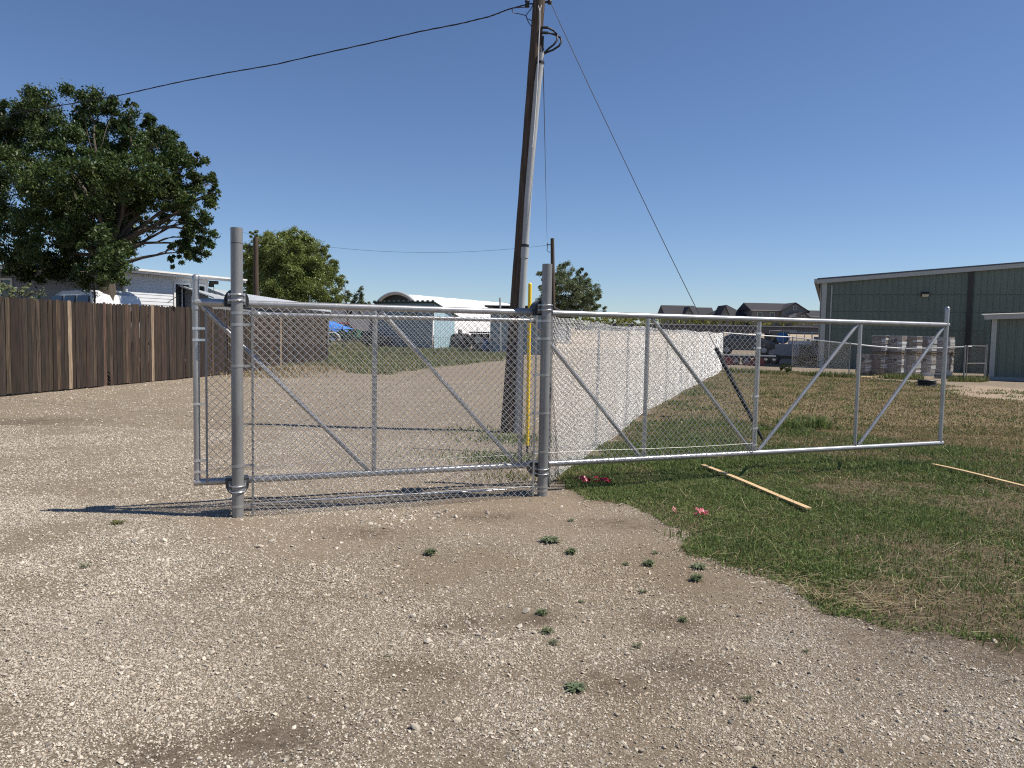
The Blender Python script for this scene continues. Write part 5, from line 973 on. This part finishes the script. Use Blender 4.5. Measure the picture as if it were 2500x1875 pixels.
# worker bending over
pc = gp(1985, 889); PB = MB()
def skin_body(name, nodes, edges, parent):
    me = bpy.data.meshes.new(name); me.from_pydata([n_[:3] for n_ in nodes], edges, []); o = bpy.data.objects.new(name, me); COL.objects.link(o)
    m = o.modifiers.new('skin', 'SKIN'); 
    if not me.skin_vertices: me.attributes.new
    return o
pn = thing('person', pc, 'worker in a yellow safety vest and dark trousers bending forward beside the truck', 'person')
nodes = {'pel': (.10, 0, .92, .13), 'sp1': (.07, 0, 1.08, .14), 'sp2': (-.06, 0, 1.27, .155), 'neck': (-.24, 0, 1.42, .06), 'hd1': (-.31, 0, 1.46, .085), 'hd2': (-.37, 0, 1.53, .09),
         'hipL': (.10, .1, .86, .095), 'kneeL': (.02, .12, .48, .07), 'ankL': (.06, .12, .09, .05), 'toeL': (-.12, .13, .04, .042), 'hipR': (.10, -.1, .86, .095), 'kneeR': (-.06, -.11, .48, .07), 'ankR': (-.02, -.12, .09, .05), 'toeR': (-.2, -.13, .04, .042),
         'shL': (-.16, .2, 1.34, .065), 'elL': (-.28, .24, 1.08, .05), 'wrL': (-.46, .16, .98, .034), 'haL': (-.54, .14, .96, .04), 'shR': (-.16, -.2, 1.34, .065), 'elR': (-.30, -.24, 1.08, .05), 'wrR': (-.50, -.16, 1.0, .034), 'haR': (-.58, -.14, .98, .04)}
edg = [('pel', 'sp1'), ('sp1', 'sp2'), ('sp2', 'neck'), ('neck', 'hd1'), ('hd1', 'hd2'), ('pel', 'hipL'), ('hipL', 'kneeL'), ('kneeL', 'ankL'), ('ankL', 'toeL'), ('pel', 'hipR'), ('hipR', 'kneeR'), ('kneeR', 'ankR'), ('ankR', 'toeR'), ('sp2', 'shL'), ('shL', 'elL'), ('elL', 'wrL'), ('wrL', 'haL'), ('sp2', 'shR'), ('shR', 'elR'), ('elR', 'wrR'), ('wrR', 'haR')]
kk = list(nodes); me = bpy.data.meshes.new('body'); me.from_pydata([nodes[k][:3] for k in kk], [(kk.index(a), kk.index(b_)) for a, b_ in edg], []); tmp = bpy.data.objects.new('body', me); COL.objects.link(tmp)
md = tmp.modifiers.new('skin', 'SKIN'); md.use_smooth_shade = True; me.update()
if not me.skin_vertices:
    import bmesh
    bm_ = bmesh.new(); bm_.from_mesh(me); bm_.verts.layers.skin.verify(); bm_.to_mesh(me); bm_.free()
for i, k in enumerate(kk):
    sv_ = me.skin_vertices[0].data[i]; sv_.radius = (nodes[k][3],)*2; sv_.use_root = (k == 'pel')
tmp.modifiers.new('sub', 'SUBSURF').levels = 2; tmp.modifiers['sub'].render_levels = 2
dg = bpy.context.evaluated_depsgraph_get(); me2 = bpy.data.meshes.new_from_object(tmp.evaluated_get(dg)); bpy.data.objects.remove(tmp)
VEST = M('safety_yellow', (.62, .68, .06), .6); NAVY = M('dark_trousers', (.02, .022, .03), .8); SKIN = M('skin', (.36, .2, .14), .5)
body = bpy.data.objects.new('body', me2); COL.objects.link(body); body.parent = pn; me2.materials.clear()
for m in (SKIN, NAVY, VEST, BLK): me2.materials.append(m)
for p in me2.polygons:
    q = p.center; p.use_smooth = True; p.material_index = 1 if q.z < .97 and q.x > -.22 else (2 if q.x > -.36 and 1.0 < q.z < 1.40 and abs(q.y) < .30 and not (q.x < -.24 and q.z < 1.1) else 0)
    if q.z < .12: p.material_index = 3
b = MB(); hc_ = np.array(pn.location)+np.array([-.355, 0, 1.55]); b.lathe([(.105, -.02), (.10, .03), (.07, .075), (0, .09)], hc_, 14, axis=(-.35, 0, 1)); b.lathe([(.10, -.02), (.16, -.03), (.10, -.012)], hc_+np.array([-.03, 0, -.0]), 14, axis=(-.35, 0, 1)); b.build('cap', BLK, pn)
pn.rotation_euler = (0, 0, math.radians(-12))
# ---------------------------------------------------------------- pallets of wrapped boxes
WRAP = M('stretch_wrapped_carton', (.17, .13, .105), .22, 0, c2=(.42, .40, .39), vs=2.2, st=(1.2, 1.2, 5), bump=.6, bs=5, coat=1.0, tint=True, det=8, bd=.03); WHT = M('clear_film', (.72, .74, .75), .2, 0, coat=.8); WOODP = M('pallet_wood', (.16, .12, .08), .85, c2=(.28, .22, .15), vs=6, st=(1, 8, 8)); INK = M('dark_ink', (.025, .03, .04), .6)
def text_mesh(txt, size):
    cu = bpy.data.curves.new('t', 'FONT'); cu.body = txt; cu.size = size; cu.extrude = .002; cu.align_x = 'CENTER'; cu.align_y = 'CENTER'; ob = bpy.data.objects.new('t', cu); COL.objects.link(ob); bpy.context.view_layer.update()
    m_ = bpy.data.meshes.new_from_object(ob.evaluated_get(bpy.context.evaluated_depsgraph_get())); bpy.data.objects.remove(ob); return m_
LPM = text_mesh('LP', .24); LPM.materials.append(INK)
def pallet(c, ang, w, dp, h, lab, mark, tone, ragged=False):
    c = np.array(c, float); t = thing('pallet_stack', c, lab, 'pallet', 'pallets of wrapped boxes by the green building'); C_, u, v = frame2(c, ang)
    b = MB()
    for y in (-.42, 0, .42): b.box(C_+v*y*dp+Zv*.05, (w, .09, .09), u=u, v=v)
    for x in np.linspace(-.45, .45, 6): b.box(C_+u*x*w+Zv*.108, (.1, dp, .022), u=u, v=v); b.box(C_+u*x*w+Zv*.008, (.1, dp, .016), u=u, v=v)
    b.build('pallet', WOODP, t)
    b = MB(); nz = 4; hh = (h-.13)/nz
    for k in range(nz):
        dx = rng.normal(0, .012, 2); b.box(C_+u*dx[0]+v*dx[1]+Zv*(.125+hh*(k+.5)), (w*.97, dp*.97, hh-.012), u=u, v=v, col=tuple(np.array(tone)*rng.uniform(.8, 1.15)))
    cb_ = b.build('cartons', WRAP, t); 
    b = MB()
    for q in range(8):
        zz = .2+(h-.35)*rng.uniform(0, 1); s = rng.uniform(-.02, .02); b.box(C_-v*(dp*.5)+u*w*.36+Zv*zz, (w*.26, .02, .03), u=u, v=v); b.box(C_+u*(w*.5)+Zv*(zz+s), (.02, dp*.96, rng.uniform(.03, .12)), u=u, v=v)
    b.box(C_+Zv*(h+.005), (w*.98, dp*.98, .012), u=u, v=v)
    if ragged: b.prism([(-.4, .0), (.45, .0), (.5, .14), (.3, .22), (-.1, .1), (-.4, .08)], C_-v*(dp*.5+.02), u, Zv, v, .02)
    b.build('film', WHT, t)
    if mark:
        o = bpy.data.objects.new('printed_mark', LPM); COL.objects.link(o); o.parent = t; o.location = tuple(-v*(dp*.5+.006)+Zv*(h*.72)-u*w*.05); o.rotation_euler = (math.pi/2, 0, ang)
    return t
pd = []
base_l = [gp(2116, 918), gp(2153, 919), gp(2194, 920), gp(2230, 920), gp(2267, 919), gp(2312, 917)]
labL = ['short wrapped pallet at the far left end of the row', 'dark brown pallet second from the left, lower layer', 'lower grey pallet with torn film in the middle left', 'lower pallet right behind the sagging fence post', 'lower pallet in pale shiny film with a loose bottom edge', 'lower pallet in pale film nearest the walk gate']
labU = ['upper brown pallet at the left end of the top layer', 'upper pallet with a printed mark on its pale front', 'upper brown pallet in the middle of the top layer', 'upper pallet with glossy film right of the middle', 'upper pallet in pale film at the right end of the top layer']
dk = (.62, .56, .52); pl = (1.5, 1.5, 1.5); md_ = (.95, .93, .92); tonesL = [md_, dk, md_, md_, pl, pl]; tonesU = [dk, md_, dk, md_, pl]
for i, p in enumerate(base_l):
    q = p+np.array([.25, .75, 0]); q[2] = 0; w = .70 if i != 0 else .64; h = .98
    pallet(q, math.radians(-42), w*.9, .85, h, labL[i], i in (0, 2, 4), tonesL[i], i in (4, 5)); 
    if i: pallet(q+Zv*(h+.015), math.radians(-42)+rng.normal(0, .03), w*.9, .85, .86, labU[i-1], i == 2, tonesU[i-1])
# boards, pipe end and debris at the fence foot
def plank(px0, px1, lab, w=.06, th=.02, z=.06, mat=WOODN, name='plank', cat='board'):
    A = gp(*px0); B = gp(*px1); A[2] = zg(A[0], A[1])+z; B[2] = zg(B[0], B[1])+z; d = (B-A)/np.linalg.norm(B-A); L = np.linalg.norm(B-A); v_ = np.cross(Zv, d); v_ /= np.linalg.norm(v_); b = MB()
    P = [A+d*L*s+Zv*(.006*math.sin(5*s)) for s in np.linspace(0, 1, 7)]
    for i in range(6): b.box((P[i]+P[i+1])/2, (np.linalg.norm(P[i+1]-P[i]), w, th), u=(P[i+1]-P[i])/np.linalg.norm(P[i+1]-P[i]), v=v_, col=(1, 1, 1))
    return tag(b.build(name, mat, org=(A+B)/2), lab, cat)
plank((1716, 1145), (1974, 1252), 'new pale wooden lath lying in the green lawn below the gate', .062, .014, .055)
plank((2277, 1146), (2530, 1207), 'new pale wooden lath half hidden in grass at the right border', .055, .016, .07)
plank((2100, 922), (2155, 918), 'short pale board at the foot of the leftmost pallet', .12, .03, .02); plank((1612, 1018), (1640, 1019), 'short grey stick lying in the dry lawn', .05, .03, .02, POLEW); plank((1860, 1042), (1890, 1046), 'dark short board lying right of the guy guard', .08, .04, .02, POLEW); plank((1950, 915), (1988, 916), 'thin grey stick at the far lawn edge', .04, .03, .02, WOODP)
c = gp(2262, 942); t = thing('pipe_stub', c, 'black corrugated plastic pipe stub half sunk in dirt', 'pipe'); b = MB(); b.lathe([(.30, -.1), (.30, .0), (.33, .01), (.33, .05), (.30, .06), (.30, .10), (.33, .11), (.33, .15), (.30, .16), (.30, .19)], c, 20); b.build('ribbed_wall', BLK, t); b = MB(); b.lathe([(.345, .19), (.345, .22), (0, .235)], c, 20); b.build('lid', BROWN, t)
# pink flagging and red netting
def rag(px, py, size, n, lab, mat, cat, name, flat=.4):
    c = gp(px, py); c[2] = zg(c[0], c[1]); q = np.random.default_rng(int(px)); b = MB()
    for i in range(n):
        m = 7; a = q.uniform(-.6, .6); d = np.array([math.cos(a), math.sin(a), 0]); p = np.array([-math.sin(a), math.cos(a), 0]); o = c+np.array([q.normal(0, size[0]), q.normal(0, size[1]), q.uniform(.03, .07)]); w = q.uniform(.5, 1)*size[2]; L = size[3]*q.uniform(.6, 1); V = []
        for k in range(m):
            s = k/(m-1); r = o+d*(L*(s-.5))+Zv*(flat*size[3]*.5*math.sin(s*5+i)+q.normal(0, .006)); tw = math.sin(s*4+i); V += [r-(p*math.cos(tw)+Zv*math.sin(tw))*w/2, r+(p*math.cos(tw)+Zv*math.sin(tw))*w/2]
        b.add(V, [(2*k, 2*k+1, 2*k+3, 2*k+2) for k in range(m-1)], True)
    return tag(b.build(name, mat, org=c), lab, cat)
PINK = M('pink_ribbon', (.75, .22, .26), .4, sub=.3); REDN = M('red_netting', (.33, .012, .05), .35, sub=.2)
rag(1713, 1268, (.03, .03, .035, .12), 5, 'pale pink ribbon scrap lying on the green lawn edge', PINK, 'ribbon', 'ribbon'); rag(1645, 1259, (.02, .01, .02, .06), 2, 'tiny pink ribbon scrap left of the larger pink one', PINK, 'ribbon', 'ribbon')
rag(1434, 1180, (.09, .025, .04, .16), 9, 'crumpled dark red netting on bare dirt by the right gate post', REDN, 'netting', 'netting', .15)
